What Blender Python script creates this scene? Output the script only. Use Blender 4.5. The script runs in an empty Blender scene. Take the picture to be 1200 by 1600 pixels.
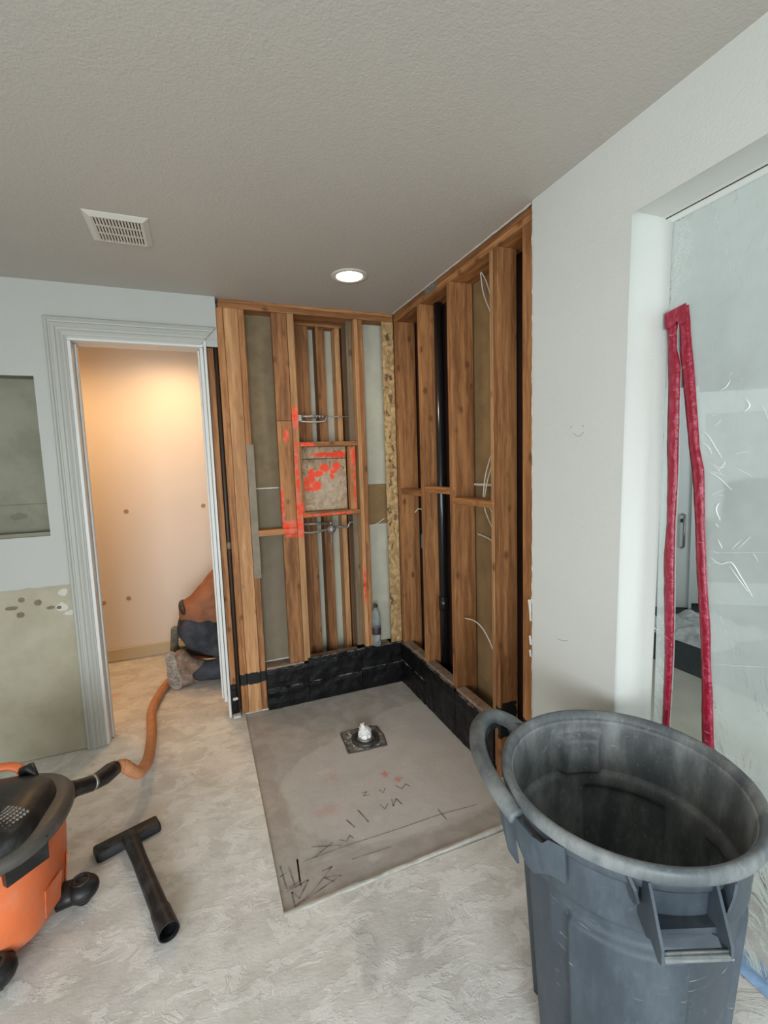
import bpy, bmesh, math, random
from mathutils import Vector, Matrix, noise as mnoise
random.seed(7)
S = bpy.context.scene
COL = S.collection
PI = math.pi
V = Vector

# ------------------------------------------------------------------ camera
CAM = V((-1.2266, -2.8440, 1.4943))
yaw, pitch, roll = 0.37574793, -0.10433728, -0.03265369
fw = V((math.sin(yaw) * math.cos(pitch), math.cos(yaw) * math.cos(pitch), math.sin(pitch)))
r0 = V((math.cos(yaw), -math.sin(yaw), 0)); u0 = r0.cross(fw)
rt = math.cos(roll) * r0 + math.sin(roll) * u0
up = -math.sin(roll) * r0 + math.cos(roll) * u0
cd = bpy.data.cameras.new('camera'); cam = bpy.data.objects.new('camera', cd); COL.objects.link(cam)
cam.matrix_world = Matrix((( rt.x, up.x, -fw.x, CAM.x), (rt.y, up.y, -fw.y, CAM.y), (rt.z, up.z, -fw.z, CAM.z), (0, 0, 0, 1)))
cd.sensor_fit = 'VERTICAL'; cd.sensor_height = 32.0; cd.lens = 727.91 / 1600 * 32.0
cd.clip_start = 0.02; cd.clip_end = 100
S.camera = cam

# ------------------------------------------------------------------ world, lamps, exposure
S.view_settings.view_transform = 'Standard'; S.view_settings.look = 'None'
S.view_settings.gamma = 1; S.view_settings.use_curve_mapping = False
S.view_settings.exposure = -0.42
W = bpy.data.worlds.new('sky'); S.world = W; W.use_nodes = True
wn = W.node_tree.nodes; wl = W.node_tree.links
bgn = wn['Background']; bgn.inputs['Color'].default_value = (0.88, 0.94, 1.0, 1); bgn.inputs['Strength'].default_value = 1.0

def area(name, loc, target, sx, sy, power, col, spread=PI):
    l = bpy.data.lights.new(name, 'AREA'); l.shape = 'RECTANGLE'; l.size = sx; l.size_y = sy
    l.energy = power; l.color = col; l.spread = spread
    o = bpy.data.objects.new(name, l); COL.objects.link(o); o.location = loc
    o.rotation_euler = (V(target) - V(loc)).to_track_quat('-Z', 'Y').to_euler()
    return o
# daylight through the big window behind the camera, and through the window of the room beyond the sheet
area('daylight_window', (-1.9, -5.62, 1.0), (-1.3, -2.4, 0), 2.2, 1.7, 128, (0.87, 0.96, 1.0), 2.3)
area('daylight_side_window', (-3.72, -3.4, 1.4), (0, -3.0, 1.0), 1.4, 1.2, 42, (0.92, 0.97, 1.0), 2.4)
area('daylight_far_room', (3.0, -4.05, 1.3), (2.2, 0, 1.0), 2.4, 1.9, 75, (0.86, 0.96, 0.98))

# ------------------------------------------------------------------ node helpers
class NT:
    def __init__(s, name, rough=0.6, spec=0.5, metal=0.0):
        s.m = bpy.data.materials.new(name); s.m.use_nodes = True
        s.t = s.m.node_tree; s.b = s.t.nodes['Principled BSDF']
        s.b.inputs['Roughness'].default_value = rough
        s.b.inputs['Specular IOR Level'].default_value = spec
        s.b.inputs['Metallic'].default_value = metal
        s._pos = None
    def n(s, typ, **k):
        x = s.t.nodes.new(typ)
        for a, b in k.items(): setattr(x, a, b)
        return x
    def put(s, sock, v):
        if isinstance(v, bpy.types.NodeSocket): s.t.links.new(v, sock)
        elif isinstance(v, (int, float)): sock.default_value = v
        else:
            v = tuple(v)
            sock.default_value = v if len(v) == len(sock.default_value) else (v + (1,))[:len(sock.default_value)]
    @property
    def pos(s):
        if s._pos is None: s._pos = s.n('ShaderNodeNewGeometry').outputs['Position']
        return s._pos
    def obj(s): return s.n('ShaderNodeTexCoord').outputs['Object']
    def rnd(s): return s.n('ShaderNodeObjectInfo').outputs['Random']
    def ma(s, op, a, b=0.0, c=None, clamp=False):
        x = s.n('ShaderNodeMath', operation=op, use_clamp=clamp); s.put(x.inputs[0], a); s.put(x.inputs[1], b)
        if c is not None: s.put(x.inputs[2], c)
        return x.outputs[0]
    def vm(s, op, a, b=None, sc=None):
        x = s.n('ShaderNodeVectorMath', operation=op); s.put(x.inputs[0], a)
        if b is not None: s.put(x.inputs[1], b)
        if sc is not None: s.put(x.inputs['Scale'], sc)
        return x.outputs['Value'] if op == 'LENGTH' else x.outputs['Vector']
    def noise(s, vec, scale, detail=3, rough=0.5, dist=0.0, col=False):
        x = s.n('ShaderNodeTexNoise'); s.put(x.inputs['Vector'], vec)
        x.inputs['Scale'].default_value = scale; x.inputs['Detail'].default_value = detail
        x.inputs['Roughness'].default_value = rough; x.inputs['Distortion'].default_value = dist
        return x.outputs['Color' if col else 'Fac']
    def ss(s, v, a, b, lo=0.0, hi=1.0):
        x = s.n('ShaderNodeMapRange', interpolation_type='SMOOTHSTEP')
        s.put(x.inputs[0], v); s.put(x.inputs[1], a); s.put(x.inputs[2], b); s.put(x.inputs[3], lo); s.put(x.inputs[4], hi)
        return x.outputs[0]
    def mix(s, f, a, b):
        x = s.n('ShaderNodeMix', data_type='RGBA'); s.put(x.inputs[0], f); s.put(x.inputs[6], a); s.put(x.inputs[7], b)
        return x.outputs[2]
    def bump(s, h, strength=0.3, dist=0.01, normal=None):
        x = s.n('ShaderNodeBump'); x.inputs['Strength'].default_value = strength; x.inputs['Distance'].default_value = dist
        s.put(x.inputs['Height'], h)
        if normal is not None: s.put(x.inputs['Normal'], normal)
        s.put(s.b.inputs['Normal'], x.outputs[0]); return x.outputs[0]
    def color(s, c): s.put(s.b.inputs['Base Color'], c)
    def spots(s, pos, lst, nscale=20, amp=0.03, soft=0.8, wide=1.0):
        """Union of stains. Each: (cx,cy,cz, rx,ry,rz, box?)"""
        nz = s.noise(pos, nscale, 3, 0.6, col=True)
        off = s.vm('SCALE', s.vm('SUBTRACT', nz, (0.5, 0.5, 0.5)), sc=amp * 2)
        p = s.vm('ADD', pos, off); acc = None
        for q in lst:
            d = s.vm('DIVIDE', s.vm('SUBTRACT', p, q[:3]), q[3:6])
            if len(q) > 6 and q[6]:
                sp = s.n('ShaderNodeSeparateXYZ'); s.put(sp.inputs[0], s.vm('ABSOLUTE', d))
                l = s.ma('MAXIMUM', s.ma('MAXIMUM', sp.outputs[0], sp.outputs[1]), sp.outputs[2])
            else: l = s.vm('LENGTH', d)
            m = s.ss(l, wide, soft)
            acc = m if acc is None else s.ma('MAXIMUM', acc, m)
        return acc

def srgb(r, g, b):
    f = lambda c: c / 12.92 if c <= 0.04045 else ((c + 0.055) / 1.055) ** 2.4
    return (f(r / 255), f(g / 255), f(b / 255))

def plain(name, col, rough=0.6, spec=0.5, metal=0.0, var=0.0, vscale=8, bump=0.0, bscale=80, dust=0.0, dscale=6, dcol=(0.5, 0.5, 0.48)):
    t = NT(name, rough, spec, metal); c = tuple(col)
    p = t.pos
    if var:
        n = t.noise(p, vscale, 4, 0.6)
        c = t.mix(t.ss(n, 0.3, 0.7), tuple(x * (1 - var) for x in col), tuple(min(1, x * (1 + var)) for x in col))
    if dust:
        d = t.ma('MULTIPLY', t.ss(t.noise(p, dscale, 6, 0.7), 0.45, 0.7), dust)
        c = t.mix(d, c, dcol)
    t.color(c)
    if bump: t.bump(t.noise(p, bscale, 3), bump, 0.005)
    return t.m

ORANGE = srgb(250, 62, 22)
ORANGE_SPOTS = [(-.660, 0, 1.785, .022, .05, .075, 1), (-.664, 0, 1.43, .014, .05, .24, 1), (-.655, 0, 1.23, .030, .05, .05, 1), (-.66, 0, 1.12, .03, .05, .075, 1),
    (-.762, 0, 1.25, .010, .05, .13, 1), (-.725, 0, 1.135, .045, .06, .035, 1), (-.725, 0, 1.095, .035, .06, .04, 1), (-.72, 0, 1.68, .02, .05, .045),
    (-.253, 0, .70, .007, .04, .15, 1), (-.60, .0, 1.622, .06, .05, .012, 1), (-.305, 0, 1.54, .017, .06, .07, 1), (-.300, 0, 1.36, .008, .06, .15, 1), (-.47, 0, 1.188, .17, .04, .008, 1)]
TAR_SPOTS = [(-.99, 0, .215, .09, .06, .035, 1), (-1.11, 0, .10, .028, .10, .10, 1), (.0, -1.108, .315, .05, .016, .035, 1), (.02, -1.122, .27, .07, .02, .075, 1), (0, -1.31, .36, .05, .05, .028, 1), (0.02, -1.34, .28, .06, .022, .07, 1),
    (.05, -1.122, .31, .04, .01, .06, 1)]

def wood(name, axis, c1, c2, marks=True, dark=1.0):
    t = NT(name, 0.62, 0.3)
    off = t.vm('SCALE', (17.0, 31.0, 23.0), sc=t.rnd())
    p = t.vm('ADD', t.pos, off)
    st = [1.0, 1.0, 1.0]; st['XYZ'.index(axis)] = 0.055
    pw = t.vm('MULTIPLY', t.vm('ADD', p, t.vm('SCALE', t.noise(p, 5, 2, col=True), sc=0.03)), tuple(st))
    g1 = t.noise(pw, 45, 5, 0.6); g2 = t.noise(pw, 150, 3, 0.6); big = t.noise(pw, 9, 2, 0.5)
    fac = t.ma('ADD', t.ma('MULTIPLY', g1, 0.55), t.ma('ADD', t.ma('MULTIPLY', g2, 0.2), t.ma('MULTIPLY', big, 0.35)))
    c = t.mix(t.ss(fac, 0.42, 0.70), tuple(c1), tuple(c2))
    tone = t.ma('ADD', t.ma('MULTIPLY', t.ma('FRACT', t.ma('MULTIPLY', t.rnd(), 7.3)), 0.42), 0.76 * dark)
    c = t.vm('SCALE', c, sc=tone)
    # knots
    sk = [10.0, 10.0, 10.0]; sk['XYZ'.index(axis)] = 6.5
    vo = t.n('ShaderNodeTexVoronoi'); vo.inputs['Scale'].default_value = 1.0
    t.put(vo.inputs['Vector'], t.vm('MULTIPLY', p, tuple(sk)))
    kn = t.ss(vo.outputs['Distance'], 0.20, 0.05)
    c = t.mix(t.ma('MULTIPLY', kn, 0.72), c, (0.09, 0.032, 0.012))
    # dusty plaster residue
    du = t.ss(t.noise(pw, 22, 5, 0.7), 0.58, 0.75)
    sep = t.n('ShaderNodeSeparateXYZ'); t.put(sep.inputs[0], t.pos)
    low = t.ss(sep.outputs[2], 1.7, 0.2)
    c = t.mix(t.ma('MULTIPLY', t.ma('MULTIPLY', du, low), 0.35), c, (0.45, 0.36, 0.27))
    fl = t.ss(t.noise(t.pos, 75, 4, 0.7), 0.735, 0.77)
    c = t.mix(t.ma('MULTIPLY', fl, 0.8), c, (0.75, 0.72, 0.66))
    if marks:
        om = t.spots(t.pos, ORANGE_SPOTS, 45, 0.014, 0.5, 1.15)
        patchy = t.ss(t.noise(t.pos, 30, 3), 0.34, 0.5)
        oc = t.mix(t.ss(t.noise(t.pos, 26, 4, 0.6), 0.42, 0.6), ORANGE, srgb(226, 112, 96))
        c = t.mix(t.ma('MULTIPLY', om, t.ma('ADD', t.ma('MULTIPLY', patchy, 0.35), 0.55)), c, oc)
        tm = t.spots(t.pos, TAR_SPOTS, 35, 0.02, 0.95, 1.0)
        c = t.mix(tm, c, (0.012, 0.012, 0.013))
    t.color(c); t.bump(t.ma('ADD', g1, t.ma('MULTIPLY', g2, 0.5)), 0.25, 0.003)
    return t.m

WC1, WC2 = (0.20, 0.080, 0.028), (0.47, 0.215, 0.082)
WC1L, WC2L = (0.34, 0.165, 0.070), (0.58, 0.32, 0.145)
M = {}
for ax in 'XYZ': M['wood' + ax] = wood('fir_wood_' + ax, ax, WC1, WC2)
M['wood_light'] = wood('light_fir_wood', 'Z', WC1L, WC2L)
M['wood_grey'] = wood('weathered_wood', 'Z', (0.17, 0.12, 0.075), (0.27, 0.20, 0.13))
M['sill_wood'] = plain('dusty_sill_wood', (0.24, 0.16, 0.11), 0.8, var=0.35, vscale=25, dust=0.6, dscale=18, dcol=(0.42, 0.36, 0.31))

def paint_mat(name, col, bump=0.12, rough=0.55, stain=0.0):
    t = NT(name, rough, 0.35)
    n = t.noise(t.pos, 1.5, 3); c = t.mix(t.ss(n, 0.3, 0.7), tuple(x * 0.965 for x in col), col)
    t.color(c)
    h = t.ma('ADD', t.noise(t.pos, 140, 2, 0.5), t.ma('MULTIPLY', t.noise(t.pos, 45, 2), 0.5))
    t.bump(h, bump, 0.004); return t.m
M['wall'] = paint_mat('wall_paint', (0.61, 0.62, 0.585))
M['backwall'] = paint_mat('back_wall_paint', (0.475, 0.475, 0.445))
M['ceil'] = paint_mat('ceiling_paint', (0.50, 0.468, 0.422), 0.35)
M['hallwall'] = paint_mat('hall_paint', (0.78, 0.715, 0.64), 0.08)
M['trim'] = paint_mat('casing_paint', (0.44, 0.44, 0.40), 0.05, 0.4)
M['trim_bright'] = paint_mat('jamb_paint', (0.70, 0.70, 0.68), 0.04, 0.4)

# bare board below the chair line with putty
t = NT('bare_greenboard', 0.75, 0.2)
n = t.noise(t.pos, 5, 5, 0.6); c = t.mix(t.ss(n, 0.3, 0.7), srgb(166, 158, 136), srgb(180, 174, 154))
pale = t.spots(t.pos, [(-1.925, 0, .88, .025, .1, .02), (-1.935, 0, .80, .03, .1, .025), (-1.90, 0, .765, .035, .1, .012)], 30, 0.015)
c = t.mix(t.ma('MULTIPLY', pale, 0.8), c, (0.62, 0.61, 0.56)); t.color(c); t.bump(n, 0.1, 0.003); M['bareboard'] = t.m
t = NT('niche_board', 0.8, 0.2)
n = t.noise(t.pos, 6, 5, 0.6); c = t.mix(t.ss(n, 0.3, 0.7), srgb(128, 126, 110), srgb(144, 142, 126))
pale = t.spots(t.pos, [(-2.1, 0, 1.28, .05, .3, .02)], 25, 0.02); c = t.mix(t.ma('MULTIPLY', pale, 0.5), c, srgb(105, 98, 78)); t.color(c); M['nicheboard'] = t.m
M['hole'] = plain('brown_spot', srgb(122, 112, 92), 0.9, var=0.2, vscale=60)
M['tan_soft'] = plain('scratch_shade', (0.40, 0.39, 0.36), 0.9)
M['hall_hole'] = plain('hall_spot', srgb(176, 140, 104), 0.9)
M['paper'] = plain('drywall_paper_back', srgb(128, 112, 88), 0.9, 0.15, var=0.10, vscale=14, bump=0.1)
M['paper_dark'] = plain('drywall_paper_dark', srgb(126, 115, 97), 0.9, 0.15, var=0.06, vscale=10)
M['greenboard'] = plain('grey_green_board', srgb(186, 184, 168), 0.9, 0.15, var=0.08, vscale=6)
M['tan'] = plain('tan_board', srgb(140, 114, 80), 0.9, 0.15, var=0.12, vscale=8)
M['white_raw'] = plain('torn_plaster', (0.60, 0.57, 0.50), 0.9, var=0.1, vscale=60, bump=0.4, bscale=90)

# concrete
t = NT('concrete_floor', 0.85, 0.2)
pr = t.n('ShaderNodeMapping'); t.put(pr.inputs['Vector'], t.pos); pr.inputs['Rotation'].default_value = (0, 0, 0.8); pr.inputs['Scale'].default_value = (1, 1.5, 1)
big = t.noise(t.pos, 1.6, 4, 0.6, 0.4); mid = t.noise(pr.outputs[0], 5, 5, 0.6, 0.3); fine = t.noise(pr.outputs[0], 55, 4, 0.65)
blot = t.ss(t.noise(pr.outputs[0], 6.5, 7, 0.7, 0.6), 0.50, 0.56)
blot2 = t.ss(t.noise(t.vm('ADD', pr.outputs[0], (7, 3, 0)), 11, 6, 0.65, 0.4), 0.56, 0.61)
c = t.mix(t.ss(mid, 0.34, 0.66), (0.60, 0.58, 0.54), (0.74, 0.725, 0.69))
c = t.mix(t.ma('MULTIPLY', t.ss(big, 0.50, 0.68), 0.40), c, (0.47, 0.45, 0.42))
c = t.mix(t.ma('MULTIPLY', blot, 0.42), c, (0.88, 0.87, 0.84))
c = t.mix(t.ma('MULTIPLY', blot2, 0.32), c, (0.46, 0.44, 0.41))
st_ = t.spots(t.pos, [(-.86, -1.68, 0, .035, .05, .1), (-.70, -1.66, 0, .04, .035, .1), (-.84, -1.60, 0, .05, .1, .1)], 14, 0.03, 0.4)
c = t.mix(t.ma('MULTIPLY', st_, 0.4), c, (0.36, 0.35, 0.33))
c = t.mix(t.ss(fine, 0.70, 0.80), c, (0.92, 0.92, 0.90))
pink = t.spots(t.pos, [(-1.86, .62, 0, .10, .05, .1), (-1.93, .55, 0, .05, .04, .1)], 9, 0.06, 0.2)
c = t.mix(t.ma('MULTIPLY', pink, 0.35), c, (0.55, 0.22, 0.15))
t.color(c); h = t.ma('ADD', t.ma('ADD', t.ma('MULTIPLY', blot, .25), t.ma('MULTIPLY', mid, .8)), t.ma('MULTIPLY', fine, 0.28)); t.bump(h, 0.42, 0.009); M['floor'] = t.m

t = NT('shower_concrete', 0.8, 0.25)
big = t.noise(t.pos, 2.4, 4, 0.6, 0.8); mid = t.noise(t.pos, 9, 6, 0.65, 0.5)
c = t.mix(t.ss(mid, 0.35, 0.65), (0.39, 0.36, 0.325), (0.49, 0.46, 0.425))
patch = t.spots(t.pos, [(-.40, -.86, 0, .60, .44, .3), (-.15, -.62, 0, .30, .35, .3)], 4, 0.10, 0.93)
c = t.mix(t.ma('MULTIPLY', patch, 0.55), c, (0.62, 0.585, 0.56))
dk = t.spots(t.pos, [(-1.04, -1.0, 0, .075, .7, .3, 1), (-.9, -.15, 0, .3, .12, .3), (-.3, -1.30, 0, .8, .07, .3, 1)], 5, 0.05, 0.85)
c = t.mix(t.ma('MULTIPLY', dk, 0.28), c, (0.32, 0.265, 0.235))
red = t.spots(t.pos, [(-.48, -.86, 0, .03, .035, .2), (-.44, -.92, 0, .03, .02, .2)], 40, 0.03, 0.3)
red2 = t.spots(t.pos, [(-.80, -.98, 0, .09, .06, .2), (-.72, -.78, 0, .04, .06, .2)], 20, 0.05, 0.1)
c = t.mix(t.ma('MULTIPLY', red, 0.6), c, (0.62, 0.15, 0.10)); c = t.mix(t.ma('MULTIPLY', red2, 0.22), c, (0.62, 0.15, 0.10))
wh = t.spots(t.pos, [(-.25, -.52, 0, .09, .018, .2), (-.75, -.72, 0, .07, .02, .2), (-.70, -1.29, 0, .035, .03, .2), (-.62, -1.11, 0, .02, .03, .2)], 25, 0.02, 0.2)
c = t.mix(t.ma('MULTIPLY', wh, 0.5), c, (0.62, 0.62, 0.55))
t.color(c); t.bump(t.noise(t.pos, 60, 5, 0.7), 0.25, 0.004); M['slab'] = t.m
M['slab_edge'] = plain('slab_edge_grout', (0.52, 0.51, 0.47), 0.9, var=0.15, vscale=25, bump=0.5, bscale=50)
M['pencil'] = plain('pencil_black', (0.07, 0.06, 0.055), 0.9)
M['marks'] = plain('soft_pencil', (0.25, 0.22, 0.20), 0.9, var=0.45, vscale=30)

# tar
t = NT('black_tar', 0.32, 0.3)
n = t.noise(t.pos, 14, 6, 0.7); w = t.n('ShaderNodeNewGeometry'); s_ = t.n('ShaderNodeSeparateXYZ'); t.put(s_.inputs[0], w.outputs['Normal'])
du = t.ma('MULTIPLY', t.ss(s_.outputs[2], 0.35, 0.95), t.ss(n, 0.42, 0.66))
c = t.mix(t.ma('MULTIPLY', du, 0.75), (0.0045, 0.0045, 0.005), (0.36, 0.33, 0.31))
c = t.mix(t.ma('MULTIPLY', t.ss(t.noise(t.pos, 25, 6, 0.75), 0.62, 0.8), 0.2), c, (0.2, 0.19, 0.18)); t.color(c)
t.put(t.b.inputs['Roughness'], t.ss(n, 0.3, 0.7, 0.25, 0.6)); t.bump(t.noise(t.pos, 30, 5, 0.6), 0.5, 0.008); M['tar'] = t.m

# OSB
def osb(name, c1, c2, c3, spots=None):
    t = NT(name, 0.6, 0.3)
    wv = t.vm('ADD', t.pos, t.vm('SCALE', t.noise(t.pos, 12, 2, col=True), sc=0.09))
    vo = t.n('ShaderNodeTexVoronoi'); vo.inputs['Scale'].default_value = 1.0; t.put(vo.inputs['Vector'], t.vm('MULTIPLY', wv, (55, 55, 30)))
    sp = t.n('ShaderNodeSeparateXYZ'); t.put(sp.inputs[0], vo.outputs['Color'])
    c = t.mix(sp.outputs[0], c1, c2); c = t.mix(t.ss(sp.outputs[1], 0.80, 0.95), c, c3)
    ed = t.ss(vo.outputs['Distance'], 0.75, 0.5); c = t.mix(t.ma('MULTIPLY', t.ma('SUBTRACT', 1, ed), 0.35), c, c3)
    streak = t.noise(t.vm('MULTIPLY', wv, (160, 160, 50)), 1, 3); c = t.mix(t.ma('MULTIPLY', t.ss(streak, 0.4, 0.7), 0.3), c, c2)
    if spots:
        c = t.mix(t.ma('MULTIPLY', t.spots(t.pos, [q for q in spots if q[-1] == 'd'] and [q[:-1] for q in spots if q[-1] == 'd'], 26, 0.03, 0.55), 0.45), c, (0.55, 0.46, 0.35))
        c = t.mix(t.ma('MULTIPLY', t.spots(t.pos, [q[:-1] for q in spots if q[-1] == 'o'], 24, 0.016, 0.55, 1.1), 0.88), c, ORANGE)
    t.color(c); t.bump(streak, 0.3, 0.003); return t.m
M['osb'] = osb('strand_board', (0.34, 0.20, 0.085), (0.60, 0.41, 0.20), (0.11, 0.06, 0.025))
M['osb_niche'] = osb('dusty_strand_board', (0.33, 0.22, 0.13), (0.50, 0.37, 0.24), (0.20, 0.13, 0.08),
    [(-.47, .08, 1.36, .15, .1, .14, 'd'), (-.47, .08, 1.23, .15, .1, .03, 'd'),
     (-.560, .08, 1.425, .030, .1, .060, 'o'), (-.530, .08, 1.365, .034, .1, .036, 'o'), (-.592, .08, 1.39, .020, .1, .045, 'o'), (-.575, .08, 1.345, .045, .1, .018, 'o'),
     (-.515, .08, 1.44, .04, .1, .022, 'o'), (-.475, .08, 1.475, .042, .1, .030, 'o'), (-.395, .08, 1.485, .032, .1, .032, 'o'), (-.43, .08, 1.425, .016, .1, .028, 'o'), (-.42, .08, 1.455, .03, .1, .015, 'o'),
     (-.44, .08, 1.56, .14, .1, .018, 0, 'o'), (-.38, .08, 1.56, .07, .1, .026, 0, 'o')])

M['steel'] = plain('galvanised_steel', (0.42, 0.41, 0.39), 0.4, metal=0.8, var=0.2, vscale=40)
M['dull_metal'] = plain('dull_plumbing_metal', (0.30, 0.27, 0.24), 0.45, metal=0.6, var=0.3, vscale=60)
M['abs'] = plain('black_pipe', (0.012, 0.012, 0.013), 0.22, 0.6)
M['brownpipe'] = plain('dark_brown_pipe', (0.06, 0.04, 0.03), 0.5)
M['gap_shade'] = plain('dark_gap_shade', (0.030, 0.010, 0.006), 0.9)  # near-black colour stands in for the shade deep between studs
M['wire'] = plain('white_cable', (0.70, 0.66, 0.58), 0.5)
M['bluebox'] = plain('blue_grey_box', (0.10, 0.17, 0.26), 0.5)
M['greystrip'] = plain('grey_strip', srgb(136, 124, 106), 0.7, var=0.15, vscale=12)
M['white_plastic'] = plain('vent_plastic', (0.62, 0.585, 0.52), 0.45)
M['vent_dark'] = plain('vent_dark', (0.05, 0.035, 0.02), 0.9)
M['black_pl'] = plain('black_plastic', (0.011, 0.011, 0.012), 0.38, 0.45, dust=0.20, dscale=14, dcol=(0.16, 0.15, 0.14))
M['black_dusty'] = plain('dusty_black_plastic', (0.011, 0.011, 0.012), 0.45, 0.4, dust=0.30, dscale=16, dcol=(0.13, 0.125, 0.12))
M['vac_lid'] = plain('vac_lid_plastic', (0.075, 0.068, 0.060), 0.42, 0.5, dust=0.25, dscale=10, dcol=(0.22, 0.20, 0.18))
M['vac_orange'] = plain('vac_orange_plastic', srgb(218, 112, 66), 0.42, 0.4, var=0.08, vscale=6, dust=0.25, dscale=9, dcol=(0.62, 0.40, 0.30))
M['hose'] = plain('orange_hose', srgb(198, 138, 98), 0.6, 0.3, var=0.08, vscale=20)
M['red_tape'] = None
t = NT('red_zip_tape', 0.32, 0.5)
n = t.noise(t.vm('MULTIPLY', t.pos, (1, 1, 0.5)), 60, 4, 0.6)
cr = t.noise(t.vm('MULTIPLY', t.pos, (.3, .35, 1)), 42, 5, 0.7)
c = t.mix(t.ss(n, 0.48, 0.68), srgb(136, 10, 38), srgb(160, 52, 78)); c = t.mix(t.ma('MULTIPLY', t.ss(cr, 0.62, 0.68), .6), c, srgb(205, 140, 155)); t.color(c); t.bump(t.noise(t.pos, 45, 3), 0.6, 0.006); M['red_tape'] = t.m
M['blue_tape'] = plain('blue_film', srgb(150, 182, 222), 0.35, var=0.15, vscale=30, bump=0.3, bscale=40)

# translucent plastic sheet
t = NT('plastic_sheet', 0.3, 0.5)
nt = t.t; out = nt.nodes['Material Output']
tr = t.n('ShaderNodeBsdfTransparent'); tr.inputs[0].default_value = (0.93, 0.97, 0.95, 1)
tl = t.n('ShaderNodeBsdfTranslucent'); tl.inputs[0].default_value = (0.84, 0.90, 0.87, 1)
df = t.n('ShaderNodeBsdfDiffuse'); df.inputs[0].default_value = (0.80, 0.86, 0.83, 1)
gl = t.n('ShaderNodeBsdfGlossy'); gl.inputs['Roughness'].default_value = 0.16
bp = t.n('ShaderNodeBump'); bp.inputs['Strength'].default_value = 0.5; bp.inputs['Distance'].default_value = 0.02
mp = t.vm('MULTIPLY', t.pos, (1, 1.0, 0.6)); t.put(bp.inputs['Height'], t.noise(mp, 9, 5, 0.55, 0.8))
for q in (gl, ): t.put(q.inputs['Normal'], bp.outputs[0])
def mixs(f, a, b):
    x = t.n('ShaderNodeMixShader'); t.put(x.inputs[0], f); nt.links.new(a.outputs[0], x.inputs[1]); nt.links.new(b.outputs[0], x.inputs[2]); return x
haze = mixs(0.5, df, tl)
hz = t.ss(t.noise(t.pos, 3, 4, 0.6), 0.3, 0.7, 0.58, 0.72)
body = mixs(hz, tr, haze)
fr = t.n('ShaderNodeFresnel'); fr.inputs[0].default_value = 1.35; t.put(fr.inputs['Normal'], bp.outputs[0])
fin = mixs(t.ma('MULTIPLY', fr.outputs[0], 0.9), body, gl)
nt.links.new(fin.outputs[0], out.inputs['Surface']); M['sheet'] = t.m
M['crease'] = plain('crease_plastic', (0.85, 0.88, 0.87), 0.2, 0.8)

# trash can
def canmat(name, base, dusty, dust, scr):
    t = NT(name, 0.5, 0.4)
    o = t.pos
    n1 = t.noise(t.vm('MULTIPLY', o, (1, 1, 0.35)), 9, 6, 0.7); n2 = t.noise(o, 45, 4, 0.7)
    c = t.mix(t.ma('MULTIPLY', t.ss(n1, 0.35, 0.75), dust), base, dusty)
    sm = t.n('ShaderNodeMapping'); t.put(sm.inputs['Vector'], o); sm.inputs['Rotation'].default_value = (0.5, 0.3, 0.2); sm.inputs['Scale'].default_value = (6, 6, 60)
    sc = t.ss(t.noise(sm.outputs[0], 1.5, 3, 0.6, 1.5), 0.68, 0.76)
    c = t.mix(t.ma('MULTIPLY', sc, scr), c, (0.45, 0.48, 0.50))
    c = t.mix(t.ma('MULTIPLY', t.ss(n2, 0.58, 0.75), dust * 0.7), c, dusty)
    t.color(c); t.put(t.b.inputs['Roughness'], t.ss(n1, 0.3, 0.7, 0.38, 0.62)); t.bump(n2, 0.12, 0.003); return t.m
M['can'] = canmat('grey_bin_plastic', (0.036, 0.048, 0.062), (0.115, 0.14, 0.165), 0.55, 0.75)
M['can_in'] = canmat('grey_bin_inside', (0.11, 0.122, 0.128), (0.42, 0.44, 0.43), 0.75, 0.7)
M['can_rim'] = canmat('worn_bin_rim', (0.085, 0.10, 0.108), (0.28, 0.29, 0.285), 0.85, 0.5)

M['shirt'] = plain('rust_shirt', srgb(146, 100, 76), 0.9, 0.1, var=0.15, vscale=9, bump=0.4, bscale=25)
M['jeans'] = plain('dark_jeans', (0.050, 0.056, 0.070), 0.9, 0.1, var=0.35, vscale=10, bump=0.4, bscale=35, dust=0.25, dcol=(0.14, 0.14, 0.14))
M['skin'] = plain('skin', (0.42, 0.22, 0.14), 0.5, 0.3)
M['hair'] = plain('dark_hair', (0.02, 0.015, 0.012), 0.7)
M['belt'] = plain('belt_leather', (0.02, 0.014, 0.012), 0.5)
M['boot'] = plain('tan_boot', (0.22, 0.15, 0.11), 0.9, 0.1, var=0.3, vscale=20, dust=0.6, dscale=15, dcol=(0.42, 0.38, 0.34))
M['sole'] = plain('dusty_sole', (0.40, 0.37, 0.34), 0.9, 0.1, var=0.3, vscale=30, bump=0.5, bscale=60)
M['greyboot'] = plain('grey_boot', (0.16, 0.16, 0.14), 0.9, 0.1, var=0.3, vscale=25)
M['bag'] = plain('white_plastic_bag', (0.80, 0.80, 0.78), 0.35, 0.5, bump=0.5, bscale=40)
M['drain_metal'] = plain('drain_ring', (0.05, 0.05, 0.05), 0.45, metal=0.3, var=0.4, vscale=40)
M['drain_dirt'] = plain('drain_dirt', (0.15, 0.14, 0.125), 0.9, var=0.4, vscale=40, bump=0.7, bscale=60, dust=0.5, dscale=25)
M['beige'] = plain('beige_floor', (0.56, 0.52, 0.44), 0.8, var=0.06, vscale=5)
M['carpet'] = plain('dark_carpet', (0.085, 0.09, 0.095), 0.95, 0.1, var=0.2, vscale=60)
M['farwall'] = paint_mat('far_room_paint', (0.74, 0.77, 0.74))
M['doorwhite'] = paint_mat('door_paint', (0.74, 0.77, 0.76), 0.03, 0.4)
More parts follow.
